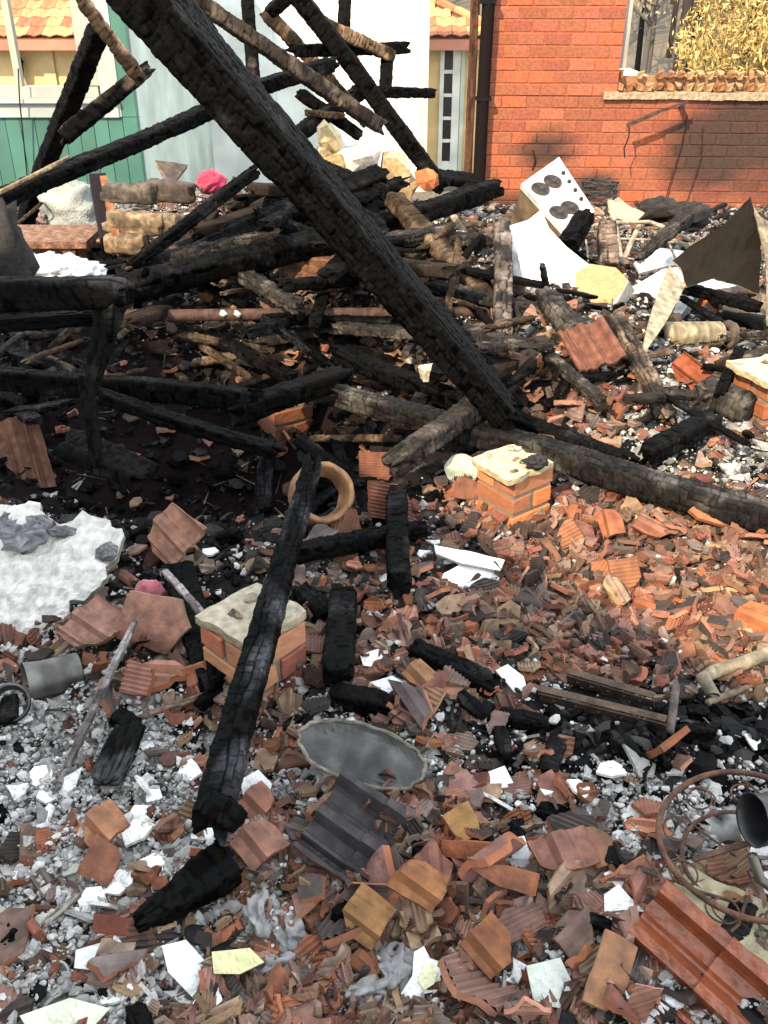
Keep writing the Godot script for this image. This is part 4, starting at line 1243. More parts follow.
	clay_tile("brown tile piece overlapping the pinkish half tile on its right", lay(598, 868, 622, 888, 0.05, Vector3(0.2, 0.9, 0.3)), [Vector2(-0.06, -0.09), Vector2(0.08, -0.06), Vector2(0.07, 0.08), Vector2(-0.06, 0.08)], Color(0.28, 0.15, 0.1), ORANGE, 15, 2)
	clay_tile("flat tan tile strip near the bottom right, left of the glazed tile", lay(608, 992, 592, 1040, 0.05, Vector3(0.05, 0.9, 0.4)), [Vector2(-0.05, -0.1), Vector2(0.055, -0.09), Vector2(0.055, 0.12), Vector2(-0.055, 0.12)], Color(0.38, 0.21, 0.12), BUFF, 16, 2)
	clay_tile("orange half tile with a black burn stain at the bottom centre", lay(486, 974, 526, 990, 0.06, Vector3(0.05, 0.9, 0.45)), [Vector2(-0.07, -0.08), Vector2(0.1, -0.08), Vector2(0.1, 0.1), Vector2(-0.07, 0.08)], Color(0.27, 0.12, 0.065), ORANGE, 17)
	clay_tile("upturned ochre tile end at bottom centre, left of the white crumpled paper", lay(366, 950, 374, 924, 0.08, Vector3(-0.1, 0.75, 0.65)), [Vector2(-0.075, -0.075), Vector2(0.08, -0.07), Vector2(0.075, 0.07), Vector2(-0.07, 0.07)], Color(0.32, 0.18, 0.08), ORANGE, 18)
	clay_tile("ochre ridged tile piece leaning right above the ochre tile end", lay(420, 918, 446, 900, 0.09, Vector3(0.3, 0.75, 0.6)), [Vector2(-0.07, -0.09), Vector2(0.06, -0.08), Vector2(0.07, 0.08), Vector2(-0.06, 0.08)], Color(0.36, 0.17, 0.08), ORANGE, 19)
	clay_tile("dusty pink tile block right of the leaning post's foot", lay(262, 866, 290, 880, 0.05, Vector3(0.1, 0.9, 0.4)), [Vector2(-0.08, -0.07), Vector2(0.08, -0.08), Vector2(0.08, 0.07), Vector2(-0.08, 0.06)], Color(0.33, 0.18, 0.14), ORANGE, 20)
	clay_tile("pink ridged tile piece above the dusty pink tile block", lay(262, 824, 286, 828, 0.05, Vector3(0.0, 0.9, 0.4)), [Vector2(-0.07, -0.06), Vector2(0.06, -0.06), Vector2(0.06, 0.05), Vector2(-0.07, 0.06)], Color(0.34, 0.17, 0.13), ORANGE, 21)
	clay_tile("orange tile heap piece topped with ash left of the leaning post's foot", lay(108, 852, 136, 862, 0.06, Vector3(0.1, 0.9, 0.45)), [Vector2(-0.07, -0.07), Vector2(0.08, -0.06), Vector2(0.07, 0.06), Vector2(-0.08, 0.07)], Color(0.4, 0.21, 0.12), ORANGE, 22)
	clay_tile("brown tile shard below the ash-topped orange one", lay(104, 884, 128, 878, 0.05, Vector3(0.0, 0.8, 0.6)), [Vector2(-0.07, -0.05), Vector2(0.07, -0.06), Vector2(0.06, 0.06), Vector2(-0.06, 0.07)], Color(0.26, 0.12, 0.08), ORANGE, 23, 2)
	clay_tile("long red tile splinter beside the big pointed charcoal chunk", lay(128, 950, 150, 930, 0.05, Vector3(0.2, 0.8, 0.5)), [Vector2(-0.025, -0.09), Vector2(0.03, -0.1), Vector2(0.025, 0.1), Vector2(-0.03, 0.08)], RED, ORANGE, 24, 2)
	clay_tile("long curved orange tile splinter right of the upright shards at bottom centre", lay(498, 905, 486, 870, 0.07, Vector3(-0.5, 0.6, 0.6)), [Vector2(-0.04, -0.12), Vector2(0.03, -0.12), Vector2(0.04, 0.1), Vector2(-0.02, 0.13)], Color(0.36, 0.16, 0.1), ORANGE, 25, 2)
	clay_tile("long thin orange tile splinter standing beside the curved one", lay(462, 880, 450, 850, 0.07, Vector3(-0.6, 0.5, 0.6)), [Vector2(-0.03, -0.1), Vector2(0.03, -0.1), Vector2(0.02, 0.1), Vector2(-0.03, 0.09)], ORANGE, ORANGE, 26, 2)
	clay_tile("ochre tile piece with a yellow face above the standing splinters", lay(462, 848, 480, 858, 0.06, Vector3(0.2, 0.8, 0.5)), [Vector2(-0.06, -0.05), Vector2(0.05, -0.06), Vector2(0.06, 0.06), Vector2(-0.04, 0.06)], Color(0.42, 0.25, 0.1), ORANGE, 27, 2)
	clay_tile("tan ridged tile piece between the white shards below the knotty log", lay(424, 698, 446, 700, 0.045, Vector3(0.1, 0.9, 0.4)), [Vector2(-0.06, -0.08), Vector2(0.05, -0.08), Vector2(0.06, 0.06), Vector2(-0.06, 0.07)], Color(0.36, 0.2, 0.11), ORANGE, 28)
	clay_tile("tan striped tile corner under the tan ridged piece", lay(428, 718, 446, 706, 0.05, Vector3(-0.3, 0.8, 0.5)), [Vector2(-0.05, -0.05), Vector2(0.05, -0.05), Vector2(0.05, 0.05), Vector2(-0.05, 0.05)], Color(0.38, 0.23, 0.15), BUFF, 29, 1)
	clay_tile("big orange tile piece at the centre of the sunlit clay field", lay(622, 595, 632, 575, 0.05, Vector3(-0.1, 0.7, 0.7)), [Vector2(-0.09, -0.08), Vector2(0.09, -0.07), Vector2(0.09, 0.08), Vector2(-0.07, 0.08)], Color(0.36, 0.17, 0.1), ORANGE, 30, 1)
	clay_tile("squarish orange tile piece in the sunlit field below the big one", lay(640, 622, 660, 612, 0.04, Vector3(0.15, 0.85, 0.5)), [Vector2(-0.08, -0.06), Vector2(0.08, -0.05), Vector2(0.08, 0.05), Vector2(-0.08, 0.06)], ORANGE, ORANGE, 31)
	clay_tile("sunlit tile piece standing at the upper left of the clay field", lay(566, 552, 556, 540, 0.05, Vector3(0.1, 0.7, 0.7)), [Vector2(-0.07, -0.06), Vector2(0.07, -0.07), Vector2(0.06, 0.07), Vector2(-0.07, 0.06)], Color(0.42, 0.2, 0.11), ORANGE, 32, 1)
	clay_tile("ridged orange tile piece on edge right of the sunlit standing piece", lay(608, 546, 614, 534, 0.07, Vector3(-0.4, 0.6, 0.6)), [Vector2(-0.07, -0.08), Vector2(0.06, -0.08), Vector2(0.06, 0.07), Vector2(-0.06, 0.08)], Color(0.38, 0.15, 0.08), ORANGE, 33)
	clay_tile("long orange ridge tile piece below the long log in the sun", lay(648, 550, 676, 540, 0.07, Vector3(0.1, 0.75, 0.65)), [Vector2(-0.05, -0.1), Vector2(0.05, -0.09), Vector2(0.05, 0.09), Vector2(-0.05, 0.1)], Color(0.34, 0.16, 0.11), ORANGE, 34)
	clay_tile("flat orange tile piece beneath the right end of the long log", lay(706, 536, 732, 534, 0.06, Vector3(0.1, 0.85, 0.5)), [Vector2(-0.06, -0.1), Vector2(0.06, -0.09), Vector2(0.06, 0.1), Vector2(-0.06, 0.09)], Color(0.42, 0.19, 0.1), ORANGE, 35, 2)
	clay_tile("large orange tile piece at the right edge of the sunlit clay field", lay(748, 640, 760, 620, 0.06, Vector3(-0.2, 0.85, 0.4)), [Vector2(-0.09, -0.08), Vector2(0.1, -0.07), Vector2(0.09, 0.08), Vector2(-0.09, 0.09)], Color(0.42, 0.16, 0.07), ORANGE, 36)
	clay_tile("dull ridged tile block in the charred strip, below the metal rails", lay(556, 768, 570, 750, 0.04, Vector3(-0.2, 0.8, 0.55)), [Vector2(-0.05, -0.05), Vector2(0.06, -0.05), Vector2(0.05, 0.06), Vector2(-0.05, 0.05)], Color(0.26, 0.14, 0.1), ORANGE, 37, 1)
	clay_tile("pinkish tile slab above the white square shard", lay(546, 808, 570, 826, 0.03, Vector3(-0.2, 0.9, 0.4)), [Vector2(-0.07, -0.08), Vector2(0.07, -0.08), Vector2(0.06, 0.08), Vector2(-0.07, 0.07)], Color(0.34, 0.17, 0.13), ORANGE, 38, 2)

# ------------------------------------------------------------------ everything else that can be told apart
func ellipse_pts(rx: float, ry: float, n: int, sd: int, amp: float) -> PackedVector2Array:
	var o := PackedVector2Array()
	for i in n:
		var a := TAU * i / n
		var k := 1.0 + amp * n_mid.get_noise_2d(cos(a) * 0.35 + sd * 3.0, sin(a) * 0.35)
		o.push_back(Vector2(cos(a) * rx * k, sin(a) * ry * k))
	return o

func build_things() -> void:
	var dark := Color(0.05, 0.047, 0.045)
	# oven
	var c := [P(521, 184, 6.75), P(559, 157, 7.0), P(595, 211, 6.75), P(568, 236, 6.5)]
	var nrm := ((c[1] - c[0]) as Vector3).cross(c[3] - c[0]).normalized()
	if nrm.dot(EYE - c[0]) < 0:
		nrm = -nrm
	var ov := thing("oven", "white electric oven tipped on its back with four black hotplates", "oven", c[3])
	var loc := func(u: float, v: float, d: float) -> Vector3: return (c[0] as Vector3).lerp(c[1], u).lerp((c[3] as Vector3).lerp(c[2], u), v) + nrm * d - c[3]
	var top := TB.new()
	var k8 := []
	for d in [0.0, -0.035]:
		for q in [[0, 0], [1, 0], [1, 1], [0, 1]]:
			k8.append(loc.call(q[0], q[1], d))
	for f in [[0, 1, 2, 3], [4, 7, 6, 5], [0, 4, 5, 1], [1, 5, 6, 2], [2, 6, 7, 3], [3, 7, 4, 0]]:
		top.quad(k8[f[0]], k8[f[1]], k8[f[2]], k8[f[3]], Color(0.66, 0.66, 0.64))
	part("hob", top.mesh(), M.enamel, ov)
	var bd := TB.new()
	k8 = []
	for d in [-0.037, -0.5]:
		for q in [[0.02, 0.02], [0.98, 0.02], [0.98, 0.98], [0.02, 0.98]]:
			k8.append(loc.call(q[0], q[1], d))
	for f in [[0, 1, 2, 3], [4, 7, 6, 5], [1, 5, 6, 2], [2, 6, 7, 3], [3, 7, 4, 0]]:
		bd.quad(k8[f[0]], k8[f[1]], k8[f[2]], k8[f[3]], Color(0.16, 0.12, 0.08))
	part("body", bd.mesh(), M.enamel, ov)
	for s in 3:
		var rk := TB.new()
		rk.bar(loc.call(0.05, 0.04, -0.12 - s * 0.1), loc.call(0.05, 0.96, -0.12 - s * 0.1), 0.02, 0.02, Color(0.2, 0.17, 0.13))
		part("shelf_rail", rk.mesh(), M.rust, ov)
	var ix := ((c[1] - c[0]) as Vector3).normalized()
	var iz := ix.cross(nrm)
	for q in [[0.24, 0.232], [0.56, 0.25], [0.2, 0.667], [0.5, 0.718]]:
		var prof := [Vector2(0.001, 0.012), Vector2(0.012, 0.012)]
		for k in 4:
			var r0 := 0.022 + k * 0.012
			prof.append_array([Vector2(r0, 0.006), Vector2(r0 + 0.003, 0.014), Vector2(r0 + 0.007, 0.014), Vector2(r0 + 0.01, 0.006)])
		prof.append_array([Vector2(0.078, 0.01), Vector2(0.08, 0.001)])
		var hp := part("hotplate", lathe_mesh(prof, 20, Color(0.09, 0.08, 0.07)), M.rust, ov, Transform3D(Basis(ix, nrm, iz), loc.call(q[0], q[1], 0.0)))
		hp.scale = Vector3(0.86, 1, 0.86)
	for k in 4:
		part("knob", lathe_mesh([Vector2(0.001, 0.02), Vector2(0.013, 0.018), Vector2(0.015, 0.0)], 10, Color(0.1, 0.09, 0.08)), M.rust, ov, Transform3D(Basis(ix, nrm, iz), loc.call(0.86, 0.25 + 0.16 * k, 0.0)))
	# white panel with its brown flap
	var at := P(548, 262, 5.15)
	var n := Vector3(-0.25, 0.45, 0.85).normalized()
	var wp := thing("appliance_panel", "large crumpled white enamel panel with a brown scorched flap, below the oven", "panel", Vector3.ZERO)
	part("sheet", plate_mesh(px_plate([Vector2(510, 226), Vector2(528, 220), Vector2(541, 209), Vector2(549, 228), Vector2(566, 246), Vector2(589, 264), Vector2(576, 272), Vector2(574, 306), Vector2(552, 300), Vector2(512, 282)], at, n), 0.012, Color(0.8, 0.81, 0.8), Color(-1, 0, 0), 0.03, 2), M.enamel, wp)
	part("flap", plate_mesh(px_plate([Vector2(576, 272), Vector2(590, 264), Vector2(616, 268), Vector2(629, 281), Vector2(618, 300), Vector2(606, 322), Vector2(588, 314), Vector2(574, 306)], at, n), 0.02, Color(0.42, 0.24, 0.12), Color(0.5, 0.4, 0.28), 0.02, 3), M.paper, wp)
	part("edge", plate_mesh([on_plane(629, 281, at, n), on_plane(606, 322, at, n), P(612, 326, 5.2), P(634, 290, 5.3)], 0.012, Color(0.6, 0.55, 0.45)), M.paper, wp)
	# white boards behind
	at = P(680, 285, 5.75)
	n = Vector3(0.05, 0.9, 0.42).normalized()
	single("white_board", "flat white board lying behind the folded dark metal sheet", "board", plate_mesh(px_plate([Vector2(626, 290), Vector2(662, 270), Vector2(722, 262), Vector2(748, 284), Vector2(700, 292), Vector2(632, 304)], at, n), 0.05, WHITE, Color(0.4, 0.38, 0.34), 0.01, 5), M.enamel)
	at = P(668, 258, 6.6)
	single("white_board", "narrow white board just behind the larger one, under the rack", "board", plate_mesh(px_plate([Vector2(634, 262), Vector2(660, 248), Vector2(692, 252), Vector2(680, 264), Vector2(640, 272)], at, n), 0.02, WHITE, Color(0.5, 0.48, 0.44), 0.01, 6), M.enamel)
	at = P(655, 313, 5.6)
	single("grey_metal_tray", "grey metal channel lying left of the beige cylinder", "metal piece", plate_mesh([P(626, 306, 5.35), P(672, 308, 5.35), P(680, 300, 5.45), P(676, 320, 5.2), P(630, 322, 5.2)], 0.04, Color(0.32, 0.34, 0.36), Color(0.2, 0.2, 0.2), 0.01, 7), M.metal)
	single("grey_metal_bar", "grey square metal bar slanting beside the metal channel", "metal piece", (func() -> Mesh:
		var b := TB.new()
		b.bar(P(672, 318, 5.1), P(696, 288, 5.3), 0.09, 0.05, Color(0.4, 0.41, 0.42))
		return b.mesh()).call(), M.metal)
	# folded metal sheet
	var fs := thing("folded_metal_sheet", "dark folded metal sheet with a pale edge standing like a tent at right", "metal sheet", Vector3.ZERO)
	part("dark_panel", plate_mesh([P(671, 262, 4.9), P(692, 244, 5.0), P(722, 226, 5.15), P(753, 194, 5.35), P(762, 250, 5.25), P(764, 290, 5.05), P(746, 278, 5.0), P(716, 276, 4.95), P(686, 288, 4.85)], 0.008, Color(0.018, 0.012, 0.008), Color(0.3, 0.24, 0.15), 0.06, 8), M.char_dull, fs)
	part("pale_panel", plate_mesh([P(671, 262, 4.89), P(684, 288, 4.83), P(666, 322, 4.55), P(641, 358, 4.22), P(650, 312, 4.6)], 0.008, Color(0.5, 0.42, 0.28), Color(0.3, 0.24, 0.15), 0.02, 9), M.rust, fs)
	part("side_panel", plate_mesh([P(753, 194, 5.34), P(762, 216, 5.26), P(790, 240, 5.2), P(795, 330, 4.8), P(768, 322, 4.8), P(763, 270, 5.1)], 0.008, Color(0.3, 0.24, 0.16), Color(0.3, 0.24, 0.15), 0.02, 10), M.rust, fs)
	single("curled_metal_scrap", "curled tan metal scrap at the right edge under the folded sheet", "metal piece", sheet_mesh(rough_poly([Vector2(-0.12, -0.2), Vector2(0.12, -0.2), Vector2(0.12, 0.2), Vector2(-0.12, 0.14)], 3), steps(-0.13, 0.13, 14), steps(-0.21, 0.21, 4), func(u: float, v: float) -> float: return 5.0 * u * u, 0.006, Color(0.4, 0.3, 0.18), Color(0.3, 0.22, 0.12)), M.rust, frame_from(hit(766, 330) + Vector3(0.03, 0.1, 0), Vector3(-0.5, 0.8, 0.3), Vector3(0.4, 0.3, -1)).scaled_local(Vector3.ONE * 0.75))
	# orange brick bit behind
	for q in [[716, 302, 5.9, 0.3, "red brick lying in the dark under the folded metal sheet"], [640, 305, 6.1, 1.2, "red brick beneath the flat white board"], [752, 312, 5.7, -0.4, "red brick at the right edge behind the black bar"]]:
		single("loose_brick", q[4], "brick", block_mesh(Vector3(0.23, 0.076, 0.11), 0.004, Color(0.4, 0.12, 0.05), int(q[0]), 0.008), M.brick, Transform3D(Basis.from_euler(Vector3(0.2, q[3], 0.3)), P(q[0], q[1], q[2])), "loose bricks on the heap")
	# wire rack by the wall
	var wr := thing("wire_rack", "tangled pale wire rack lying between the oven and the folded sheet", "rack", Vector3.ZERO)
	for q in [[588, 226, 650, 222, 0.022], [650, 222, 690, 240, 0.022], [600, 238, 690, 244, 0.012], [616, 226, 622, 262, 0.025], [640, 224, 622, 264, 0.03], [588, 256, 640, 260, 0.012], [586, 240, 588, 262, 0.01], [660, 224, 676, 260, 0.012], [596, 250, 606, 240, 0.01], [652, 232, 700, 252, 0.018]]:
		part("bar", tube_mesh([P(q[0], q[1], 6.65), P((q[0] + q[2]) * 0.5, (q[1] + q[3]) * 0.5 - 1.5, 6.6), P(q[2], q[3], 6.5)], q[4] * 0.5 * 1.3, 6, Color(0.55, 0.47, 0.36)), M.rust, wr)
	single("wire_tangle", "dark tangle of burnt wire right behind the oven", "wire", (func() -> Mesh:
		var path := []
		for i in 90:
			var a := i * 0.55
			path.append(P(600, 194, 7.0) + Vector3(cos(a) * (0.09 + 0.05 * hsh(i, 1, 1)), 0.05 * sin(a * 0.37) + 0.06 * hsh(i, 2, 2), sin(a) * 0.09))
		return tube_mesh(path, 0.007, 5, dark)).call(), M.rust)
	single("cardboard_scrap", "tan curled cardboard-like scrap behind the wire rack at the wall", "scrap", plate_mesh([P(606, 200, 7.0), P(620, 196, 7.1), P(644, 214, 7.0), P(636, 222, 6.8), P(612, 212, 6.8)], 0.02, Color(0.5, 0.34, 0.19), Color(0.5, 0.42, 0.3), 0.03, 4), M.paper)
	single("charcoal_heap_lump", "black rounded lump at the foot of the brick wall", "charcoal", lump_mesh(Vector3(0.17, 0.09, 0.1), 0.25, 1.6, 19, CHAR, dark), M.char, Transform3D(Basis.IDENTITY, P(660, 210, 7.4)))
	single("charcoal_heap_lump", "black jagged lump right of the rounded one at the wall", "charcoal", lump_mesh(Vector3(0.16, 0.1, 0.12), 0.3, 1.8, 20, CHAR, dark), M.char, Transform3D(Basis.IDENTITY, P(690, 216, 7.2)))
	# beige cylinder
	var cy := thing("metal_cylinder", "beige scorched metal cylinder lying below the folded sheet", "cylinder", hit(692, 348) + Vector3(0, 0.07, 0))
	part("shell", lathe_mesh([Vector2(0.03, -0.19), Vector2(0.062, -0.19), Vector2(0.066, -0.185), Vector2(0.066, 0.14), Vector2(0.062, 0.145), Vector2(0.055, 0.145), Vector2(0.055, 0.0), Vector2(0.001, 0.0)], 22, Color(0.5, 0.4, 0.24), 0.02), M.rust, cy, Transform3D(Basis.from_euler(Vector3(0.1, 0.25, -1.65))))
	part("end_cap", lathe_mesh([Vector2(0.001, 0.0), Vector2(0.07, 0.0), Vector2(0.074, 0.02), Vector2(0.06, 0.05)], 16, Color(0.16, 0.11, 0.08), 0.1), M.rust, cy, Transform3D(Basis.from_euler(Vector3(0.1, 0.25, -1.65)), Vector3(0.17, -0.015, -0.04)))
	single("grey_pipe", "short grey pipe right of the beige cylinder", "pipe", tube_mesh([hit(722, 322) + Vector3(0, 0.07, 0), hit(742, 326) + Vector3(0, 0.08, 0), hit(764, 334) + Vector3(0, 0.07, 0)], 0.06, 14, Color(0.12, 0.115, 0.11)), M.metal)
	# rusty pipe
	var rp := thing("rusty_pipe", "long rusty pipe lying level across the heap under the great beam", "pipe", Vector3.ZERO)
	part("pipe", tube_mesh([P(118, 316, 4.75), P(300, 314, 4.85), P(450, 313, 4.95), P(608, 309, 5.05)], 0.031, 12, Color(0.12, 0.06, 0.045)), M.rust, rp)
	for q in [[126, 148, 0.0325], [268, 296, 0.0318], [345, 372, 0.0322]]:
		part("pale_patch", tube_mesh([P(q[0], 315.5 - q[0] * 0.003, 4.755 + q[0] * 0.0005), P(q[1], 315.5 - q[1] * 0.003, 4.755 + q[1] * 0.0005)], q[2], 12, Color(0.3, 0.24, 0.17)), M.rust, rp)
	for x in [223, 237]:
		part("insulator", chunk_mesh(Vector3(0.024, 0.02, 0.02), x, WHITE, Color(0.5, 0.45, 0.4)), M.ash, rp, Transform3D(Basis.IDENTITY, P(x, 314, 4.78)))
	single("rusty_pipe", "dark rusty bar running on right below the white panel", "pipe", tube_mesh([P(508, 312, 5.05), P(560, 310, 5.02), P(606, 309, 5.0)], 0.034, 10, Color(0.06, 0.035, 0.03)), M.rust)
	# bench frame
	var bf := thing("charred_bench_frame", "black charred table frame with one leg at the left edge", "table frame", Vector3.ZERO)
	part("rail", beam_mesh(P(-60, 296, 2.95).distance_to(P(130, 290, 3.1)), 0.075, 0.1, 80, {"ash": 0.35, "cell": 0.05, "groove": 0.004, "square": 0.25, "ash_col": Color(0.03, 0.031, 0.034)}), M.char, bf, between(P(-60, 296, 2.95), P(130, 290, 3.1), 0.0))
	part("lower_rail", beam_mesh(P(-60, 330, 3.1).distance_to(P(100, 318, 3.2)), 0.05, 0.05, 83, {"ash": 0.1, "cell": 0.05, "groove": 0.003, "square": 0.3}), M.char, bf, between(P(-60, 330, 3.1), P(100, 318, 3.2)))
	part("leg", beam_mesh(P(118, 280, 3.12).distance_to(P(90, 400, 3.1)), 0.075, 0.07, 81, {"ash": 0.1, "t0": 1.25, "t1": 0.45, "cell": 0.05, "groove": 0.004, "square": 0.3}), M.char, bf, between(P(118, 280, 3.12), P(90, 400, 3.1)))
	part("stretcher", beam_mesh(P(86, 372, 3.1).distance_to(P(100, 470, 3.1)), 0.045, 0.05, 84, {"ash": 0.1, "cell": 0.04, "groove": 0.003}), M.char, bf, between(P(86, 372, 3.1), P(100, 470, 3.1)))
	single("charred_bundle", "black rounded burnt bundle at the left edge above the table frame", "bundle", lump_mesh(Vector3(0.12, 0.2, 0.1), 0.3, 2.0, 31, CHAR, dark), M.char, Transform3D(Basis.IDENTITY, P(-2, 262, 3.4)))
	# cabinet with debris, cloth, bag
	var cb := thing("wooden_cabinet", "reddish brown wooden cabinet topped with debris at the left edge", "cabinet", PD(40, 250, 6.0))
	var ct := TB.new()
	ct.box(Vector3(-0.8, 0.06, -0.25), Vector3(0.36, 0.1, 0.2), Color(0.28, 0.13, 0.07))
	part("top", ct.mesh(), M.wood, cb)
	ct = TB.new()
	ct.box(Vector3(-0.76, -0.4, -0.22), Vector3(0.3, 0.058, 0.15), Color(0.22, 0.085, 0.05))
	part("carcass", ct.mesh(), M.wood, cb)
	for x in [-0.25, 0.2]:
		ct = TB.new()
		ct.box(Vector3(x, -0.4, 0.152), Vector3(x + 0.08, 0.056, 0.18), Color(0.25, 0.1, 0.055))
		part("stile", ct.mesh(), M.wood, cb)
	var cloth_rn := 0
	for q in [[36, 268, 0.16, 0.06], [62, 270, 0.13, 0.055], [82, 272, 0.1, 0.045]]:
		cloth_rn += 1
		if cloth_rn == 1:
			var cl := thing("crumpled_cloth", "crumpled white cloth lying behind the black table frame", "cloth", P(58, 269, 4.6))
			marks.append(cl)
		part("fold", lump_mesh(Vector3(q[2], q[3], 0.12), 0.35, 1.8, cloth_rn + 60, Color(0.7, 0.72, 0.76), Color(0.5, 0.53, 0.58), 22, 30), M.cloth, marks[-1], Transform3D(Basis.IDENTITY, P(q[0], q[1], 4.6) - P(58, 269, 4.6)))
	marks.clear()
	single("plastic_bag", "pale translucent crumpled plastic bag before the teal wall", "bag", lump_mesh(Vector3(0.22, 0.2, 0.14), 0.3, 1.6, 5, Color(0.3, 0.33, 0.32), Color(0.2, 0.22, 0.21), 18, 24, 0.8), M.paper, Transform3D(Basis.from_euler(Vector3(0, 0, -0.4)), PD(76, 214, 6.7)))
	# bundles in the blackened frame
	var bu := thing("scorched_armchair", "burnt-out frame with an orange inner side around beige bundles", "furniture", P(104, 216, 5.9))
	var ab := TB.new()
	ab.bar(P(98, 182, 5.9) - bu.position, P(110, 246, 5.8) - bu.position, 0.1, 0.18, CHAR)
	part("charred_side", ab.mesh(), M.char, bu)
	ab = TB.new()
	ab.bar(P(104, 184, 5.86) - bu.position, P(117, 246, 5.76) - bu.position, 0.045, 0.17, Color(0.36, 0.13, 0.05))
	part("inner_side", ab.mesh(), M.wood, bu)
	for q in [["grey burnt board on top of the beige bundles", 132, 193, 0.2, 0.07, Color(0.14, 0.11, 0.085), 1], ["long beige scorched bundle in the blackened frame", 138, 220, 0.21, 0.09, Color(0.45, 0.31, 0.17), 2], ["lower beige scorched bundle in the blackened frame", 128, 242, 0.15, 0.08, Color(0.42, 0.28, 0.15), 3], ["brown burnt bundle right of the beige ones", 172, 190, 0.18, 0.08, Color(0.1, 0.07, 0.05), 4], ["tan torn bundle under the pink rag", 168, 222, 0.1, 0.08, Color(0.4, 0.3, 0.18), 5]]:
		single("scorched_bundle", q[0], "bundle", beam_mesh(q[3] * 1.9, q[4] * 1.5, 0.13, int(q[6]) + 470, {"col": (q[5] as Color) * 0.9, "ash_col": (q[5] as Color) * Color(0.45, 0.4, 0.36), "ash": 0.55, "cell": 0.16, "rows": 6, "groove": 0.008, "square": 0.7, "rough": 1.6}), M.wood, between(P(q[1], q[2], 5.75) - Vector3(q[3] * 0.95, 0, 0), P(q[1], q[2] + 3.0, 5.7) + Vector3(q[3] * 0.95, 0, 0)), "scorched bundles on the rear heap")
	single("metal_scrap", "brown wedge of sheet metal on top of the rear heap", "metal piece", plate_mesh([P(155, 160, 6.0), P(188, 164, 6.1), P(172, 186, 5.9)], 0.03, Color(0.14, 0.1, 0.075), Color(0.35, 0.28, 0.2), 0.02, 12), M.rust)
	single("pink_rag", "bright pink rag lying on the rear heap beside the great beam", "rag", lump_mesh(Vector3(0.085, 0.065, 0.08), 0.35, 3.0, 8, Color(0.6, 0.04, 0.1), Color(0.42, 0.03, 0.08)), M.cloth, Transform3D(Basis.IDENTITY, P(211, 182, 5.7)))
	# cream lumps (burnt foam) on the heap behind the great beam
	for q in [[355, 158, 0.14, 0.09, WHITE, "white crumpled lump on top of the heap behind the scaffold foot"], [335, 168, 0.1, 0.1, Color(0.6, 0.48, 0.28), "cream slanting lump left of the white crumpled one"], [398, 172, 0.11, 0.14, Color(0.55, 0.43, 0.27), "tan upright lump right of the white crumpled one"], [404, 190, 0.09, 0.09, Color(0.42, 0.3, 0.18), "smaller tan lump under the upright one"], [330, 138, 0.07, 0.1, Color(0.62, 0.52, 0.32), "cream lump behind the scaffold"], [258, 283, 0.1, 0.07, Color(0.6, 0.42, 0.2), "yellow lump under the black logs left of the great beam"], [322, 158, 0.06, 0.06, Color(0.5, 0.4, 0.25), "small cream lump at the left end of the row"], [428, 178, 0.08, 0.07, Color(0.45, 0.17, 0.08), "orange lump at the right end of the row of cream lumps"]]:
		single("foam_lump", q[5], "lump", chunk_mesh(Vector3(q[2], q[3], 0.1) * 1.15, int(q[0]), q[4], (q[4] as Color) * Color(0.7, 0.62, 0.5)), M.ash, Transform3D(Basis.from_euler(Vector3(0, 0, 0.3)), P(q[0], q[1], 6.1)), "pale lumps on the heap")
	single("terracotta_box", "brown terracotta block under the black logs right of the yellow lump", "block", block_mesh(Vector3(0.34, 0.2, 0.2), 0.01, Color(0.2, 0.085, 0.04), 8, 0.01), M.wood, Transform3D(Basis.from_euler(Vector3(0, -0.2, -0.1)), P(312, 288, 5.2)))
	single("white_strip", "white painted board slanting beside the brown ribbed rafter", "board", plate_mesh([P(408, 282, 5.3), P(416, 280, 5.3), P(452, 303, 5.1), P(440, 306, 5.1)], 0.02, WHITE, Color(0.4, 0.3, 0.2), 0.005, 3), M.paint)
	single("cream_block", "pale cream block left of the great beam's foot", "block", block_mesh(Vector3(0.09, 0.1, 0.07), 0.008, Color(0.5, 0.47, 0.38), 9, 0.015), M.ash, Transform3D(Basis.from_euler(Vector3(0.1, 0.3, 0.1)), P(429, 384, 4.3)))
	single("grey_board", "leaning grey-green board right of the brown ribbed rafter", "board", plate_mesh([P(418, 218, 6.1), P(450, 208, 6.2), P(470, 268, 5.8), P(440, 262, 5.8)], 0.02, Color(0.16, 0.15, 0.11), Color(0.3, 0.24, 0.16), 0.01, 3), M.wood)
	single("pale_lath", "pale lath leaning right of the grey-green board", "board", plate_mesh([P(450, 216, 6.0), P(456, 214, 6.0), P(488, 262, 5.7), P(480, 264, 5.7)], 0.02, Color(0.42, 0.32, 0.2), Color(0.3, 0.24, 0.16)), M.wood)
	# terracotta ring
	single("pipe_collar", "round terracotta pipe collar behind the leaning charred post", "pipe", lathe_mesh([Vector2(0.075, -0.05), Vector2(0.108, -0.05), Vector2(0.115, 0.0), Vector2(0.11, 0.05), Vector2(0.1, 0.055), Vector2(0.088, 0.05), Vector2(0.08, 0.0), Vector2(0.075, -0.05)], 36, Color(0.38, 0.2, 0.1), 0.05), M.clay, frame_from(hit(322, 526) + Vector3(0, 0.13, 0), Vector3(0.25, 0.6, 0.75), Vector3(1, 0, 0)))
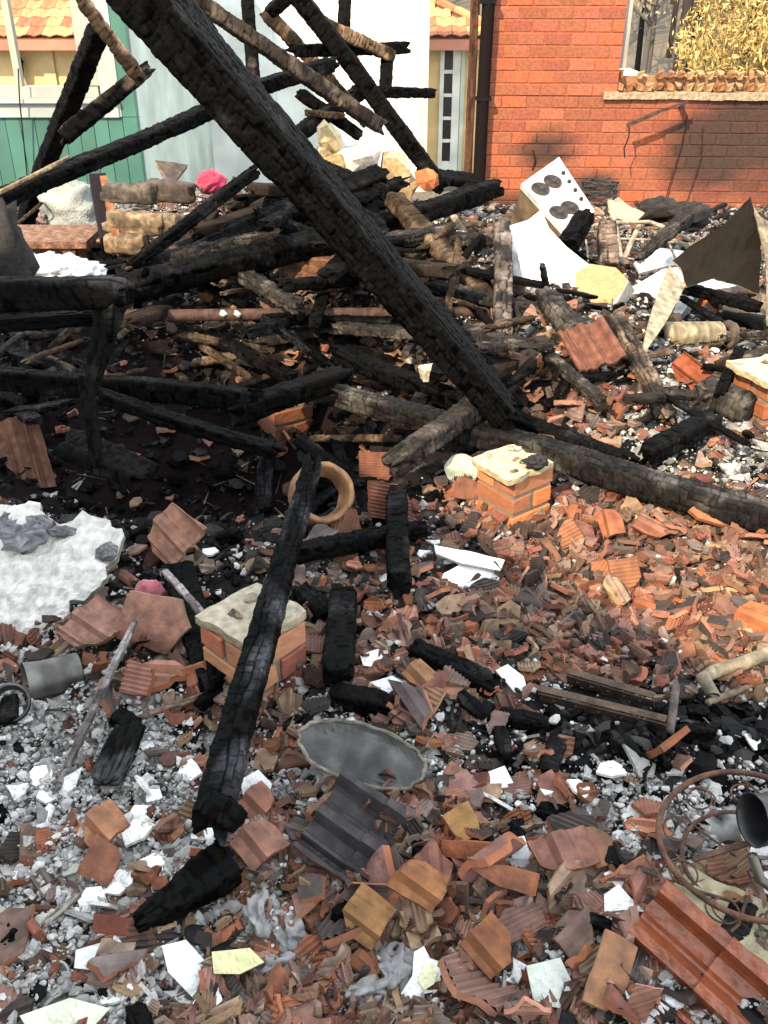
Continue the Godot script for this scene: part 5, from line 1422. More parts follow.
	# pale dish
	single("glass_dish", "pale green glass dish lying left of the sunlit brick pier", "dish", lathe_mesh([Vector2(0.001, 0.012), Vector2(0.05, 0.01), Vector2(0.065, 0.03), Vector2(0.07, 0.03), Vector2(0.055, 0.0), Vector2(0.001, 0.0)], 24, Color(0.4, 0.45, 0.35), 0.12), M.glaze, frame_from(hit(462, 482) + Vector3(0, 0.04, 0), Vector3(-0.1, 0.8, 0.5), Vector3(1, 0, 0)))
	# white ash sheet at left
	at = hit(60, 600) + Vector3(0, 0.1, 0)
	n = Vector3(0.08, 0.86, 0.5).normalized()
	var ap := px_plate([Vector2(-50, 530), Vector2(-20, 508), Vector2(20, 512), Vector2(42, 506), Vector2(60, 524), Vector2(84, 514), Vector2(110, 520), Vector2(126, 540), Vector2(116, 562), Vector2(108, 580), Vector2(72, 606), Vector2(64, 632), Vector2(50, 644), Vector2(38, 634), Vector2(22, 640), Vector2(0, 645), Vector2(-50, 640)], at, n)
	var bx := Vector3(1, 0, 0)
	bx = (bx - n * bx.dot(n)).normalized()
	var bz := bx.cross(n)
	var ap2 := []
	for p: Vector3 in ap:
		ap2.append(Vector2((p - at).dot(bx), (p - at).dot(bz)))
	var ash_h := func(u: float, v: float) -> float: return 0.02 + 0.035 * n_mid.get_noise_2d(u * 0.8, v * 0.8) + 0.02 * n_mid.get_noise_2d(u * 2.2 + 9.0, v * 2.2) + 0.008 * n_hi.get_noise_2d(u * 3.0, v * 3.0)
	var wa := thing("ash_sheet", "big lumpy white ash-covered sheet at the left edge", "ash sheet", at)
	part("sheet", sheet_mesh(rough_poly(ap2, 5, 0.024, 0.03), steps(-0.45, 0.35, 74), steps(-0.4, 0.35, 66), ash_h, 0.03, Color(0.66, 0.65, 0.61), Color(0.42, 0.4, 0.34)), M.ash, wa, Transform3D(Basis(bx, n, bz), Vector3.ZERO))
	for q in [[22, 540, 0.09, 0.06], [8, 530, 0.07, 0.05], [108, 556, 0.035, 0.03], [64, 536, 0.05, 0.02], [40, 528, 0.05, 0.03]]:
		part("soot_crust", lump_mesh(Vector3(q[2], 0.018, q[3]), 0.3, 2.0, int(q[0]), Color(0.08, 0.08, 0.085), Color(0.25, 0.25, 0.26), 12, 18), M.ash, wa, Transform3D(Basis(bx, n, bz), on_plane(q[0], q[1], at, n) - at + n * 0.03))
	# cans, cups, rings
	var can := [Vector2(0.001, -0.07), Vector2(0.046, -0.07), Vector2(0.05, -0.066), Vector2(0.05, 0.03), Vector2(0.056, 0.07), Vector2(0.06, 0.074), Vector2(0.056, 0.074), Vector2(0.046, 0.03), Vector2(0.044, -0.05), Vector2(0.001, -0.055)]
	single("burnt_pot", "grey burnt metal pot lying on its side at left", "pot", lathe_mesh(can, 28, Color(0.27, 0.265, 0.24), 0.06), M.metal, frame_from(hit(58, 694) + Vector3(0, 0.065, 0), Vector3(-0.85, 0.1, 0.5), Vector3(0, 1, 0)).scaled_local(Vector3(1.05, 1.05, 1.05)))
	single("metal_ring", "dark open metal ring at the left edge beside the burnt pot", "ring", lathe_mesh([Vector2(0.042, -0.02), Vector2(0.05, -0.02), Vector2(0.056, 0.015), Vector2(0.05, 0.02), Vector2(0.045, 0.016), Vector2(0.042, -0.02)], 26, Color(0.13, 0.125, 0.12)), M.metal, frame_from(hit(14, 718) + Vector3(0, 0.05, 0), Vector3(0.2, 0.75, 0.6), Vector3(1, 0, 0)))
	single("small_cup", "small grey cup half buried right of the burnt pot", "cup", lathe_mesh([Vector2(0.001, -0.04), Vector2(0.022, -0.04), Vector2(0.03, 0.03), Vector2(0.027, 0.032), Vector2(0.018, -0.03), Vector2(0.001, -0.03)], 20, Color(0.26, 0.25, 0.21), 0.08), M.glaze, frame_from(hit(116, 700) + Vector3(0, 0.04, 0), Vector3(0.3, 0.6, 0.7), Vector3(1, 0, 0)))
	single("jar_rim", "pale round jar rim in the ash at the bottom left", "jar", lathe_mesh([Vector2(0.001, -0.03), Vector2(0.022, -0.03), Vector2(0.03, 0.0), Vector2(0.03, 0.006), Vector2(0.026, 0.008), Vector2(0.024, 0.0), Vector2(0.001, -0.012)], 24, Color(0.4, 0.4, 0.38)), M.glaze, frame_from(hit(58, 984) + Vector3(0, 0.025, 0), Vector3(0.0, 0.75, 0.6), Vector3(1, 0, 0)))
	# oval plate
	var xf := lay(362, 784, 425, 776, 0.07, Vector3(0.0, 0.92, 0.4))
	var op := thing("oval_plate", "oval grey melted metal plate lying in the middle foreground", "plate", xf.origin)
	op.transform = xf
	var dish := func(u: float, v: float) -> float: return 0.008 * n_low.get_noise_2d(u * 6.0, v * 6.0) + 0.012 * smoothstep(0.72, 1.0, Vector2(u / 0.074, v / 0.16).length())
	var op_edge := ellipse_pts(0.074, 0.16, 64, 3, 0.07)
	part("dish", sheet_mesh(op_edge, steps(-0.12, 0.12, 20), steps(-0.22, 0.22, 28), dish, 0.006, Color(0.09, 0.088, 0.088), Color(0.22, 0.2, 0.15)), M.metal, op)
	var op_rim := []
	for p: Vector2 in op_edge:
		op_rim.append(Vector3(p.x, dish.call(p.x, p.y) + 0.001, p.y))
	part("rim", tube_mesh(op_rim, 0.0055, 6, Color(0.27, 0.245, 0.19), true), M.rust, op)
	# wire basket with its springs and pot
	var bc := P(752, 842, 1.96)
	var bn := Vector3(-0.04, 0.985, 0.16).normalized()
	var wb := thing("wire_basket", "round rusty wire basket on the pier at the right edge", "basket", bc)
	var ring := []
	for i in 64:
		var a := TAU * i / 64
		ring.append(Vector3(cos(a) * 0.19, 0.004 * sin(a * 3.0), sin(a) * 0.17))
	var fr := frame_from(Vector3.ZERO, bn, Vector3(0.0, -0.48, 0.88))
	part("rim", tube_mesh(ring, 0.0065, 8, Color(0.17, 0.075, 0.04), true), M.rust, wb, fr)
	ring = []
	for i in 48:
		var a := TAU * i / 48
		ring.append(Vector3(cos(a) * 0.13, -0.075, sin(a) * 0.12))
	part("base_ring", tube_mesh(ring, 0.005, 6, RUST, true), M.rust, wb, fr)
	for i in 9:
		var a := TAU * i / 9
		var cyc := []
		for k in 30:
			var s := TAU * k / 20.0
			cyc.append(Vector3(cos(a), 0, sin(a)) * (0.15 + 0.026 * cos(s)) + Vector3(-sin(a), 0, cos(a)) * (0.03 * sin(s) + 0.0006 * k) + Vector3(0, -0.035 - 0.0006 * k, 0))
		part("wire_coil", tube_mesh(cyc, 0.0022, 5, RUST), M.rust, wb, fr)
	for i in 5:
		var a := TAU * i / 5 + 0.2
		part("spoke", tube_mesh([Vector3(cos(a) * 0.193, 0, sin(a) * 0.178), Vector3(cos(a) * 0.17, -0.05, sin(a) * 0.155), Vector3(cos(a) * 0.13, -0.075, sin(a) * 0.12), Vector3(cos(a) * 0.02, -0.08, sin(a) * 0.02)], 0.0024, 5, RUST), M.rust, wb, fr)
	var cr := TB.new()
	cr.bar(Vector3(-0.12, -0.03, 0.02), Vector3(0.0, -0.02, -0.01), 0.012, 0.006, RUST)
	part("cross_bar", cr.mesh(), M.rust, wb, fr)
	single("burnt_pot", "dark blue-grey burnt pot lying in the wire basket", "pot", lathe_mesh([Vector2(0.001, -0.1), Vector2(0.046, -0.1), Vector2(0.05, -0.095), Vector2(0.053, 0.05), Vector2(0.056, 0.06), Vector2(0.052, 0.058), Vector2(0.046, 0.04), Vector2(0.045, -0.085), Vector2(0.001, -0.09)], 30, Color(0.09, 0.09, 0.1), 0.05), M.metal, frame_from(bc + Vector3(0.045, 0.06, -0.01), Vector3(-0.97, 0.12, 0.2), Vector3(0, 1, 0)))
	single("twisted_bracket", "twisted grey metal bracket hanging from the wire basket's pot", "metal piece", tube_mesh([bc + Vector3(-0.02, 0.02, 0.05), bc + Vector3(0.0, -0.03, 0.07), bc + Vector3(0.03, -0.045, 0.09), bc + Vector3(0.06, -0.03, 0.08), bc + Vector3(0.02, -0.06, 0.12), bc + Vector3(0.0, -0.09, 0.15)], 0.011, 7, Color(0.22, 0.2, 0.17)), M.metal)
	single("wire_loop", "bent brown wire loop on the mottled cream cap", "wire", tube_mesh([P(676, 868, 1.98), P(674, 880, 1.96), P(700, 892, 1.93), P(735, 902, 1.91), P(748, 896, 1.92), P(738, 925, 1.88), P(730, 932, 1.87)], 0.004, 6, RUST), M.rust)
	# bed rails
	for q in [[566, 690, 652, 716, "upper brown metal rail lying in the charred strip"], [538, 708, 664, 740, "lower brown metal rail lying in the charred strip"]]:
		var a := hit(q[0], q[1]) + Vector3(0, 0.04, 0)
		var b := hit(q[2], q[3]) + Vector3(0, 0.04, 0)
		var rl := thing("metal_rail", q[4], "rail", a, "brown metal rails")
		var fl := TB.new()
		fl.bar(Vector3.ZERO, b - a, 0.004, 0.03, Color(0.085, 0.05, 0.03), Vector3(0, 1, 0.3))
		part("web", fl.mesh(), M.rust, rl)
		fl = TB.new()
		fl.bar(Vector3(0, 0.0185, -0.013), b - a + Vector3(0, 0.0185, -0.013), 0.022, 0.004, Color(0.13, 0.08, 0.045), Vector3(0, 1, 0.2))
		part("flange", fl.mesh(), M.rust, rl)
		for k in 5:
			var p := (b - a) * (0.12 + 0.18 * k) + Vector3(0, 0.0, 0.003)
			part("rivet", lump_mesh(Vector3.ONE * 0.005, 0.1, 1.0, k, Color(0.06, 0.05, 0.04), dark, 6, 8), M.rust, rl, Transform3D(Basis.IDENTITY, p))
	single("pipe_bracket", "short upright metal bracket at the rails' right end", "metal piece", tube_mesh([hit(668, 742) + Vector3(0, 0.03, 0), hit(670, 725) + Vector3(0, 0.06, 0), hit(672, 706) + Vector3(0, 0.07, 0)], 0.011, 8, Color(0.13, 0.1, 0.08)), M.rust)
	single("bed_pipe", "cream metal tube with a curled hook at the right edge", "pipe", tube_mesh([hit(712, 706) + Vector3(0, 0.03, 0), hit(700, 692) + Vector3(0, 0.05, 0), hit(712, 688) + Vector3(0, 0.06, 0), hit(735, 684) + Vector3(0, 0.07, 0), hit(790, 664) + Vector3(0, 0.08, 0)], 0.02, 10, Color(0.36, 0.3, 0.2)), M.rust)
	single("bed_pipe", "thinner brown metal rod just below the cream tube", "pipe", tube_mesh([hit(705, 712) + Vector3(0, 0.03, 0), hit(740, 702) + Vector3(0, 0.05, 0), hit(790, 686) + Vector3(0, 0.06, 0)], 0.01, 8, Color(0.28, 0.2, 0.13)), M.rust)
	# white papers and shards
	at = hit(470, 572) + Vector3(0, 0.05, 0)
	n = Vector3(0.1, 0.9, 0.4).normalized()
	var wpaper := thing("paper_stack", "bright white burnt book pages fanned out on the rubble", "paper", Vector3.ZERO)
	for q in [[[Vector2(434, 546), Vector2(466, 552), Vector2(504, 562), Vector2(500, 572), Vector2(462, 564), Vector2(436, 554)], 0.06, 1], [[Vector2(436, 578), Vector2(466, 560), Vector2(503, 566), Vector2(498, 584), Vector2(462, 588), Vector2(440, 586)], 0.05, 2], [[Vector2(444, 586), Vector2(480, 582), Vector2(510, 586), Vector2(492, 596), Vector2(456, 596)], 0.03, 3]]:
		var a: Vector3 = hit(470, 572) + Vector3(0, q[1], 0)
		part("pages", plate_mesh(px_plate(q[0], a, n), 0.012, Color(0.8, 0.79, 0.76) if q[2] < 3 else Color(0.4, 0.38, 0.35), Color(0.5, 0.45, 0.4), 0.02, q[2]), M.paper, wpaper)
	for q in [[[Vector2(496, 670), Vector2(508, 664), Vector2(524, 676), Vector2(532, 700), Vector2(522, 702), Vector2(512, 688)], 0.05, Vector3(0.2, 0.8, 0.5), WHITE, "white bent shard right of the knotty charcoal log"],
			[[Vector2(493, 842), Vector2(524, 836), Vector2(534, 866), Vector2(526, 886), Vector2(498, 872)], 0.06, Vector3(0.1, 0.85, 0.5), Color(0.7, 0.74, 0.76), "flat white angular shard left of the pinkish half tile"],
			[[Vector2(370, 682), Vector2(392, 676), Vector2(406, 684), Vector2(398, 698), Vector2(376, 702)], 0.06, Vector3(0.0, 0.85, 0.5), Color(0.62, 0.64, 0.66), "grey-white curved shard above the oval plate"],
			[[Vector2(240, 780), Vector2(258, 770), Vector2(272, 784), Vector2(268, 798), Vector2(244, 800)], 0.05, Vector3(0.3, 0.8, 0.5), Color(0.66, 0.69, 0.7), "white curved china shard left of the oval plate"],
			[[Vector2(162, 946), Vector2(186, 940), Vector2(204, 960), Vector2(198, 990), Vector2(192, 997), Vector2(168, 972)], 0.06, Vector3(0.2, 0.85, 0.5), Color(0.68, 0.71, 0.7), "white flat shard below the big pointed charcoal chunk"],
			[[Vector2(212, 952), Vector2(250, 948), Vector2(264, 962), Vector2(240, 974), Vector2(214, 974)], 0.05, Vector3(0.0, 0.9, 0.45), Color(0.5, 0.49, 0.26), "yellow-green mottled shard right of the white flat one"],
			[[Vector2(488, 772), Vector2(504, 766), Vector2(514, 784), Vector2(498, 796), Vector2(488, 788)], 0.05, Vector3(0.2, 0.8, 0.5), WHITE, "white shard right of the oval plate"],
			[[Vector2(20, 1016), Vector2(70, 998), Vector2(110, 1008), Vector2(90, 1030), Vector2(30, 1032)], 0.05, Vector3(0.1, 0.9, 0.45), Color(0.52, 0.54, 0.42), "pale green flat piece at the bottom left edge"],
			[[Vector2(76, 950), Vector2(104, 942), Vector2(112, 952), Vector2(92, 970), Vector2(74, 968)], 0.045, Vector3(0.1, 0.85, 0.4), Color(0.66, 0.69, 0.69), "white angular shard left of the long red splinter"],
			[[Vector2(526, 966), Vector2(560, 958), Vector2(572, 982), Vector2(560, 1008), Vector2(534, 1004)], 0.05, Vector3(0.0, 0.9, 0.4), Color(0.42, 0.45, 0.4), "pale grey-green round slab left of the flat tan tile strip"]]:
		var a: Vector3 = hit((q[0][0] as Vector2).x, (q[0][2] as Vector2).y) + Vector3(0, q[1] + 0.045, 0)
		single("china_shard", q[4], "shard", plate_mesh(px_plate(q[0], a, (q[2] as Vector3).normalized()), 0.006, q[3], (q[3] as Color) * Color(0.8, 0.8, 0.78), 0.012, int(q[1] * 997.0) + (q[0] as Array).size()), M.paper, Transform3D.IDENTITY, "white china and plaster shards")
	at = hit(424, 990) + Vector3(0, 0.07, 0)
	n = Vector3(0.05, 0.85, 0.5).normalized()
	single("crumpled_paper", "white crumpled paper with a printed yellow picture at the bottom centre", "paper", plate_mesh(px_plate([Vector2(414, 952), Vector2(424, 946), Vector2(430, 958), Vector2(448, 964), Vector2(440, 976), Vector2(442, 990), Vector2(424, 994), Vector2(408, 1012), Vector2(402, 1040), Vector2(360, 1040), Vector2(378, 1020), Vector2(398, 998), Vector2(412, 976)], at, n), 0.004, Color(0.74, 0.76, 0.74), Color(0.6, 0.6, 0.55), 0.025, 12), M.paper)
	single("paper_print", "faded yellow print on the white crumpled paper at the bottom centre", "print", plate_mesh(px_plate([Vector2(426, 962), Vector2(438, 968), Vector2(434, 984), Vector2(424, 990), Vector2(418, 980)], at + n * 0.012, n), 0.002, Color(0.68, 0.66, 0.42), Color(0.6, 0.6, 0.5)), M.paper)
	single("pink_scrap", "dusty pink scrap above the cream and pink broken tile slab", "scrap", lump_mesh(Vector3(0.05, 0.04, 0.035), 0.2, 1.4, 17, Color(0.42, 0.09, 0.13), Color(0.36, 0.12, 0.14)), M.cloth, Transform3D(Basis.from_euler(Vector3(0, 0, 0.3)), hit(152, 610) + Vector3(0, 0.07, 0)))
	# insulation fluff
	var fi := 0
	for q in [["grey fluffy strand of insulation at the bottom left of centre", [[230, 930, 0.04], [262, 925, 0.045], [296, 944, 0.05], [276, 974, 0.05], [258, 992, 0.045], [320, 936, 0.03]]], ["second grey fluffy clump of insulation left of the white crumpled paper", [[362, 996, 0.05], [392, 982, 0.05], [376, 1012, 0.05], [410, 972, 0.035]]]]:
		fi += 1
		var st := SurfaceTool.new()
		st.begin(Mesh.PRIMITIVE_TRIANGLES)
		var g := 0.3 if fi < 3 else 0.5
		for e in q[1]:
			st.append_from(lump_mesh(Vector3(e[2], e[2] * 0.6, e[2] * 0.9), 0.5, 1.4, int(e[0]), Color(g, g, g), Color(g * 0.7, g * 0.7, g * 0.7), 26, 36), 0, Transform3D(Basis.from_euler(Vector3(e[0], e[1], 0)), hit(e[0], e[1]) + Vector3(0, 0.025, 0)))
		var fib := TB.new()
		for e in q[1]:
			var mid := hit(e[0], e[1]) + Vector3(0, 0.025, 0)
			for k in 420:
				var d := Vector3(rng.randfn(), absf(rng.randfn()), rng.randfn()).normalized()
				var p := mid + d * Vector3(e[2] * 1.0, e[2] * 0.7, e[2] * 0.95) * rng.randf_range(0.85, 1.15)
				var t := d.cross(Vector3(rng.randfn(), rng.randfn(), rng.randfn())).normalized() * rng.randf_range(0.008, 0.022)
				var wv := t.cross(d).normalized() * 0.0011
				var gg: float = g * rng.randf_range(0.6, 1.3)
				var fc := Color(gg, gg, gg)
				var m2 := p + t + d * 0.003
				fib.quad(p - wv, p + wv, m2 + wv, m2 - wv, fc)
				var m3 := p + t * 1.8 - d * 0.004
				fib.tri(m2 - wv, m2 + wv, m3, fc)
		st.append_from(fib.mesh(), 0, Transform3D())
		single("insulation_fluff", q[0], "insulation", st.commit(), M.cloth, Transform3D.IDENTITY, "grey fluff clumps")
	# ash clumps
	for q in [[560, 915, 0.07, "large white ash clump below the pinkish half tile"], [180, 850, 0.06, "white ash clump right of the flat dark board"], [605, 830, 0.06, "white ash clump in the charred strip left of the wire basket"], [30, 860, 0.06, "white ash clump near the left edge below the long grey stick"], [660, 955, 0.06, "white ash clump beside the glazed brown tile"], [640, 1000, 0.05, "white ash clump at the bottom edge right of the tan strip"], [90, 775, 0.05, "grey ash clump left of the flat dark board"], [640, 850, 0.045, "small white ash clump nearest the wire basket"]]:
		var st := SurfaceTool.new()
		st.begin(Mesh.PRIMITIVE_TRIANGLES)
		for k in 16:
			var r: float = q[2] * (0.2 + 0.4 * hsh(k, 1, int(q[0])))
			var o: Vector3 = Vector3(hsh(k, 2, int(q[0])) - 0.5, 0.0, hsh(k, 3, int(q[1])) - 0.5) * q[2] * 2.6
			st.append_from(chunk_mesh(Vector3(r, r * 0.6, r * 0.8), k + int(q[0]), Color(0.66, 0.67, 0.67), Color(0.5, 0.5, 0.51)), 0, Transform3D(Basis(Vector3.UP, k), o + Vector3(0, r * 0.3, 0)))
		single("ash_clump", q[3], "ash clump", st.commit(), M.ash, Transform3D(Basis.IDENTITY, hit(q[0], q[1])), "white ash clumps")

# ------------------------------------------------------------------ scattered rubble
const PLACES := [[515, 500, "the sunlit capped pier"], [262, 650, "the nearer brick pier"], [360, 762, "the oval plate"], [350, 832, "the blackened half tile"], [190, 915, "the big pointed charcoal chunk"], [600, 715, "the brown metal rails"], [740, 828, "the wire basket"], [60, 575, "the white ash sheet"], [58, 694, "the burnt pot"], [470, 572, "the white burnt pages"], [396, 570, "the upright-looking charcoal log"], [345, 660, "the fat charcoal log"], [455, 685, "the knotty charcoal log"], [316, 508, "the terracotta collar"], [590, 375, "the whole brown tile"], [690, 380, "the red tile on edge"], [560, 215, "the oven"], [550, 290, "the white panel"], [700, 300, "the folded metal sheet"], [130, 255, "the beige bundles"], [40, 262, "the wooden cabinet"], [430, 270, "the brown ribbed rafter"], [503, 330, "the grey upright post"], [690, 348, "the beige cylinder"], [370, 195, "the cream lumps"], [220, 300, "the lowest black log"], [60, 400, "the black table frame's leg"], [268, 455, "the dark brick pier"], [110, 505, "the white sheet's upper edge"], [20, 470, "the large ribbed tile at left"], [150, 420, "the thin sloping black board"], [380, 460, "the void under the great beam"], [10, 380, "the straight black board's left end"], [720, 740, "the rails' right end"], [650, 780, "the wheel's upper left"], [120, 850, "the ash-topped orange tile"], [30, 780, "the long grey stick"], [640, 420, "the sloping grey-brown stick"], [760, 415, "the right edge pier"], [640, 250, "the wire rack"], [120, 330, "the black table frame"], [400, 345, "the grey splintered board"], [700, 490, "the long log's right end"], [430, 440, "the propped grey rafter"], [210, 800, "the leaning post's foot"], [515, 860, "the white angular shard"], [420, 985, "the crumpled paper"], [610, 990, "the flat tan strip"], [120, 770, "the flat dark board"], [690, 960, "the glazed brown tile"], [430, 384, "the cream block"], [620, 600, "the big clay piece in the sun"], [735, 680, "the cream metal tube"], [540, 590, "the sunlit clay field's left side"], [700, 590, "the sunlit clay field's right side"], [300, 330, "the rusty pipe"], [180, 490, "the dark hollow's front"], [40, 930, "the bottom left ash"], [300, 960, "the grey fluff strand"]]

const KEEP_CLEAR := [[211, 184, 24], [135, 215, 42], [356, 162, 42], [445, 255, 30], [655, 338, 22], [322, 516, 32], [360, 765, 62], [320, 768, 40], [400, 765, 40], [352, 846, 58], [512, 862, 28], [388, 690, 24], [255, 786, 22], [515, 684, 24], [185, 968, 28], [236, 962, 26], [500, 782, 18], [415, 985, 42], [548, 984, 28], [470, 572, 42], [60, 580, 75], [290, 950, 42], [380, 990, 30], [575, 705, 30], [625, 722, 30], [735, 830, 70], [50, 692, 40], [250, 605, 48], [515, 480, 42], [512, 512, 40], [545, 505, 26], [600, 300, 34], [690, 300, 40], [650, 285, 30], [555, 200, 42], [280, 640, 36], [430, 445, 30], [60, 1015, 40], [92, 956, 20], [190, 915, 42], [690, 960, 62], [722, 985, 52], [748, 990, 45], [607, 992, 32], [160, 660, 26], [692, 380, 26], [587, 375, 36], [316, 505, 28], [118, 772, 30], [552, 260, 50], [690, 340, 34], [108, 652, 22]]

func clear_of(q: Vector2, share: float) -> bool:
	for k in KEEP_CLEAR:
		if q.distance_to(Vector2(k[0], k[1])) < k[2] * share:
			return false
	return true

func whereabouts(p: Vector3) -> String:
	var best := 1e9
	var out := ""
	for q in PLACES_AT:
		var c: Vector3 = q[3]
		var d := Vector2(p.x - c.x, p.z - c.z)
		if d.length() < best:
			best = d.length()
			var side := ""
			if absf(d.x) > absf(d.y):
				side = "right of" if d.x > 0 else "left of"
			else:
				side = "in front of" if d.y > 0 else "behind"
			var near := "just " if d.length() < 0.2 else ("" if d.length() < 0.36 else "further ")
			out = near + side + " " + q[2]
	return out

func tilt(amount: float) -> Basis:
	return Basis(Vector3(rng.randfn(), 0, rng.randfn()).normalized(), clampf(rng.randfn() * amount, -1.4, 1.4)) * Basis(Vector3.UP, rng.randf() * TAU)

func build_rubble() -> void:
	var pl := []
	for q in PLACES:
		pl.append(q + [hit(q[0], q[1])])
	PLACES_AT = pl
	var tones := [["orange", ORANGE, ORANGE], ["dusty pink", PINK, Color(0.42, 0.2, 0.12)], ["brown", BROWN, Color(0.36, 0.15, 0.08)], ["dark red", RED, ORANGE], ["sooty", Color(0.05, 0.038, 0.033), Color(0.3, 0.12, 0.07)], ["buff", Color(0.3, 0.19, 0.115), BUFF]]
	var shards := []
	for i in 60:
		var t: Array = tones[[0, 1, 2, 3, 4, 5, 0, 4, 1, 0, 3, 2][i % 12]]
		var g := 0.8 + 0.4 * hsh(i, 8, 8)
		var r := 0.05 + 0.035 * hsh(i, 5, 5)
		shards.append([shard_mesh(r, i + 1, (t[1] as Color).lerp(Color(0.32, 0.25, 0.22), 0.35 * hsh(i, 6, 2)) * g, (t[2] as Color) * g), t[0], r])
	# the largest broken pieces, each an object of its own
	var n := 0
	var tries := 0
	var placed := []
	while n < 270 and tries < 20000:
		tries += 1
		var q := Vector2(rng.randf_range(-10, 778), rng.randf_range(330, 1035))
		var z := zone(q)
		if rng.randf() > z.x * z.x * 2.6 + 0.05:
			continue
		if not clear_of(q, 1.0):
			continue
		var at := hit(q.x, q.y)
		var s: Array = shards[rng.randi() % shards.size()]
		var far := (at - EYE).length()
		var sc := (0.5 + 0.75 * pow(rng.randf(), 1.4)) * (0.85 if far > 2.8 else 1.0)
		if q.y > 780:
			sc *= 0.95
		var rad: float = s[2] * sc
		var crowd := 0
		for e in placed:
			if Vector2(e[0].x - at.x, e[0].z - at.z).length() < (e[1] + rad) * 0.55:
				crowd += 1
		if crowd > 2:
			continue
		placed.append([at, rad])
		at.y += 0.035 + 0.02 * crowd + rad * 0.25 * rng.randf()
		var xf := Transform3D(tilt(0.72).scaled(Vector3.ONE * sc), at)
		single("tile_shard", "%s %s tile shard %s" % ["big" if rad > 0.075 else ("small" if rad < 0.05 else "mid"), s[1], whereabouts(at)], "tile shard", s[0], M.clay, xf, "broken clay tile shards in the rubble")
		n += 1
	var hollow := []
	for i in 5:
		hollow.append(beam_mesh(0.2 + 0.4 * hsh(i, 1, 61), 0.06 + 0.04 * hsh(i, 2, 61), 0.03, 600 + i, {"ash": 0.5, "ash_col": Color(0.03, 0.03, 0.033), "cell": 0.03, "square": 0.25, "rough": 1.5}))
	# charcoal pieces
	var chunks := []
	for i in 10:
		var l := 0.06 + 0.07 * hsh(i, 1, 2)
		chunks.append(beam_mesh(l, 0.03 + 0.03 * hsh(i, 2, 2), 0.025 + 0.025 * hsh(i, 3, 3), 200 + i, {"cell": 0.018, "ash": 0.1 + 0.3 * hsh(i, 7, 7), "rough": 1.8, "groove": 0.003}))
	n = 0
	while n < 90:
		var q := Vector2(rng.randf_range(-10, 778), rng.randf_range(400, 1030))
		if rng.randf() > zone(q).z or not clear_of(q, 0.9):
			continue
		var at := hit(q.x, q.y) + Vector3(0, 0.035, 0)
		var b := tilt(0.3) * Basis.from_scale(Vector3.ONE * rng.randf_range(0.7, 1.2))
		single("charcoal_piece", "black charcoal piece %s" % whereabouts(at), "charcoal", chunks[n % 10], M.char, Transform3D(b, at), "loose charcoal pieces in the rubble")
		n += 1
	# dark boards and a few shards in the hollow
	n = 0
	while n < 26:
		var q := Vector2(rng.randf_range(-5, 450), rng.randf_range(385, 500))
		var at := hit(q.x, q.y) + Vector3(0, 0.03 + 0.05 * rng.randf(), 0)
		single("hollow_board", "sooty board in the hollow %s" % whereabouts(at), "board", hollow[n % 5], M.char, Transform3D(Basis(Vector3.UP, rng.randf() * TAU) * Basis(Vector3(1, 0, 0), rng.randfn() * 0.25), at), "broken boards in the dark hollow")
		n += 1
	n = 0
	while n < 28:
		var q := Vector2(rng.randf_range(-5, 440), rng.randf_range(385, 510))
		if not clear_of(q, 1.0):
			continue
		var at := hit(q.x, q.y) + Vector3(0, 0.04, 0)
		var s: Array = shards[rng.randi() % shards.size()]
		single("tile_shard", "%s shard in the hollow %s" % [s[1], whereabouts(at)], "tile shard", s[0], M.clay, Transform3D(tilt(0.5).scaled(Vector3.ONE * rng.randf_range(0.6, 1.0)), at), "broken clay tile shards in the rubble")
		n += 1
	# plaster and china chips
	n = 0
	var chips := []
	for i in 8:
		chips.append(sheet_mesh(rough_poly(ellipse_pts(0.028, 0.02 + 0.012 * hsh(i, 1, 4), 6, i + 4, 0.9), i, 0.003, 0.02), [-0.06, 0.06], [-0.06, 0.06], func(_u: float, _v: float) -> float: return 0.0, 0.006, WHITE * (0.75 + 0.2 * hsh(i, 3, 3)), Color(0.5, 0.5, 0.48)))
	while n < 70:
		var q := Vector2(rng.randf_range(-10, 778), rng.randf_range(560, 1030))
		if rng.randf() > zone(q).y * 1.5 or not clear_of(q, 0.9):
			continue
		var at := hit(q.x, q.y) + Vector3(0, 0.04, 0)
		single("plaster_chip", "white plaster chip %s" % whereabouts(at), "plaster chip", chips[n % 8], M.paper, Transform3D(tilt(0.5) * Basis.from_scale(Vector3.ONE * rng.randf_range(0.6, 1.3)), at), "white plaster chips in the ash")
		n += 1
	# sticks and splinters on the rear heap
	n = 0
	var sticks := []
	for i in 8:
		var o: Dictionary = [GREYB, {"ash": 0.1}, BROWNB, {"col": Color(0.09, 0.06, 0.04), "ash": 0.5, "ash_col": Color(0.22, 0.17, 0.115)}][i % 4]
		sticks.append([beam_mesh(0.25 + 0.35 * hsh(i, 1, 1), 0.03 + 0.03 * hsh(i, 2, 1), 0.02 + 0.02 * hsh(i, 3, 1), 300 + i, with(o, {"rows": 4, "cell": 0.03, "groove": 0.003, "rough": 1.6, "most": 60})), ["grey", "black", "brown", "light brown"][i % 4]])
	while n < 170:
		var q := Vector2(rng.randf_range(-10, 778), rng.randf_range(205, 450))
		if q.y > 400 and q.x < 300:
			continue
		var at := hit(q.x, q.y) + Vector3(0, 0.04, 0)
		var s: Array = sticks[rng.randi() % 8]
		single("burnt_stick", "%s splintered stick on the heap %s" % [s[1], whereabouts(at)], "stick", s[0], M.char_dull, Transform3D(tilt(0.35), at), "burnt sticks on the rear heap")
		n += 1
	# charred planks and battens piled up on the rear heap
	var planks := []
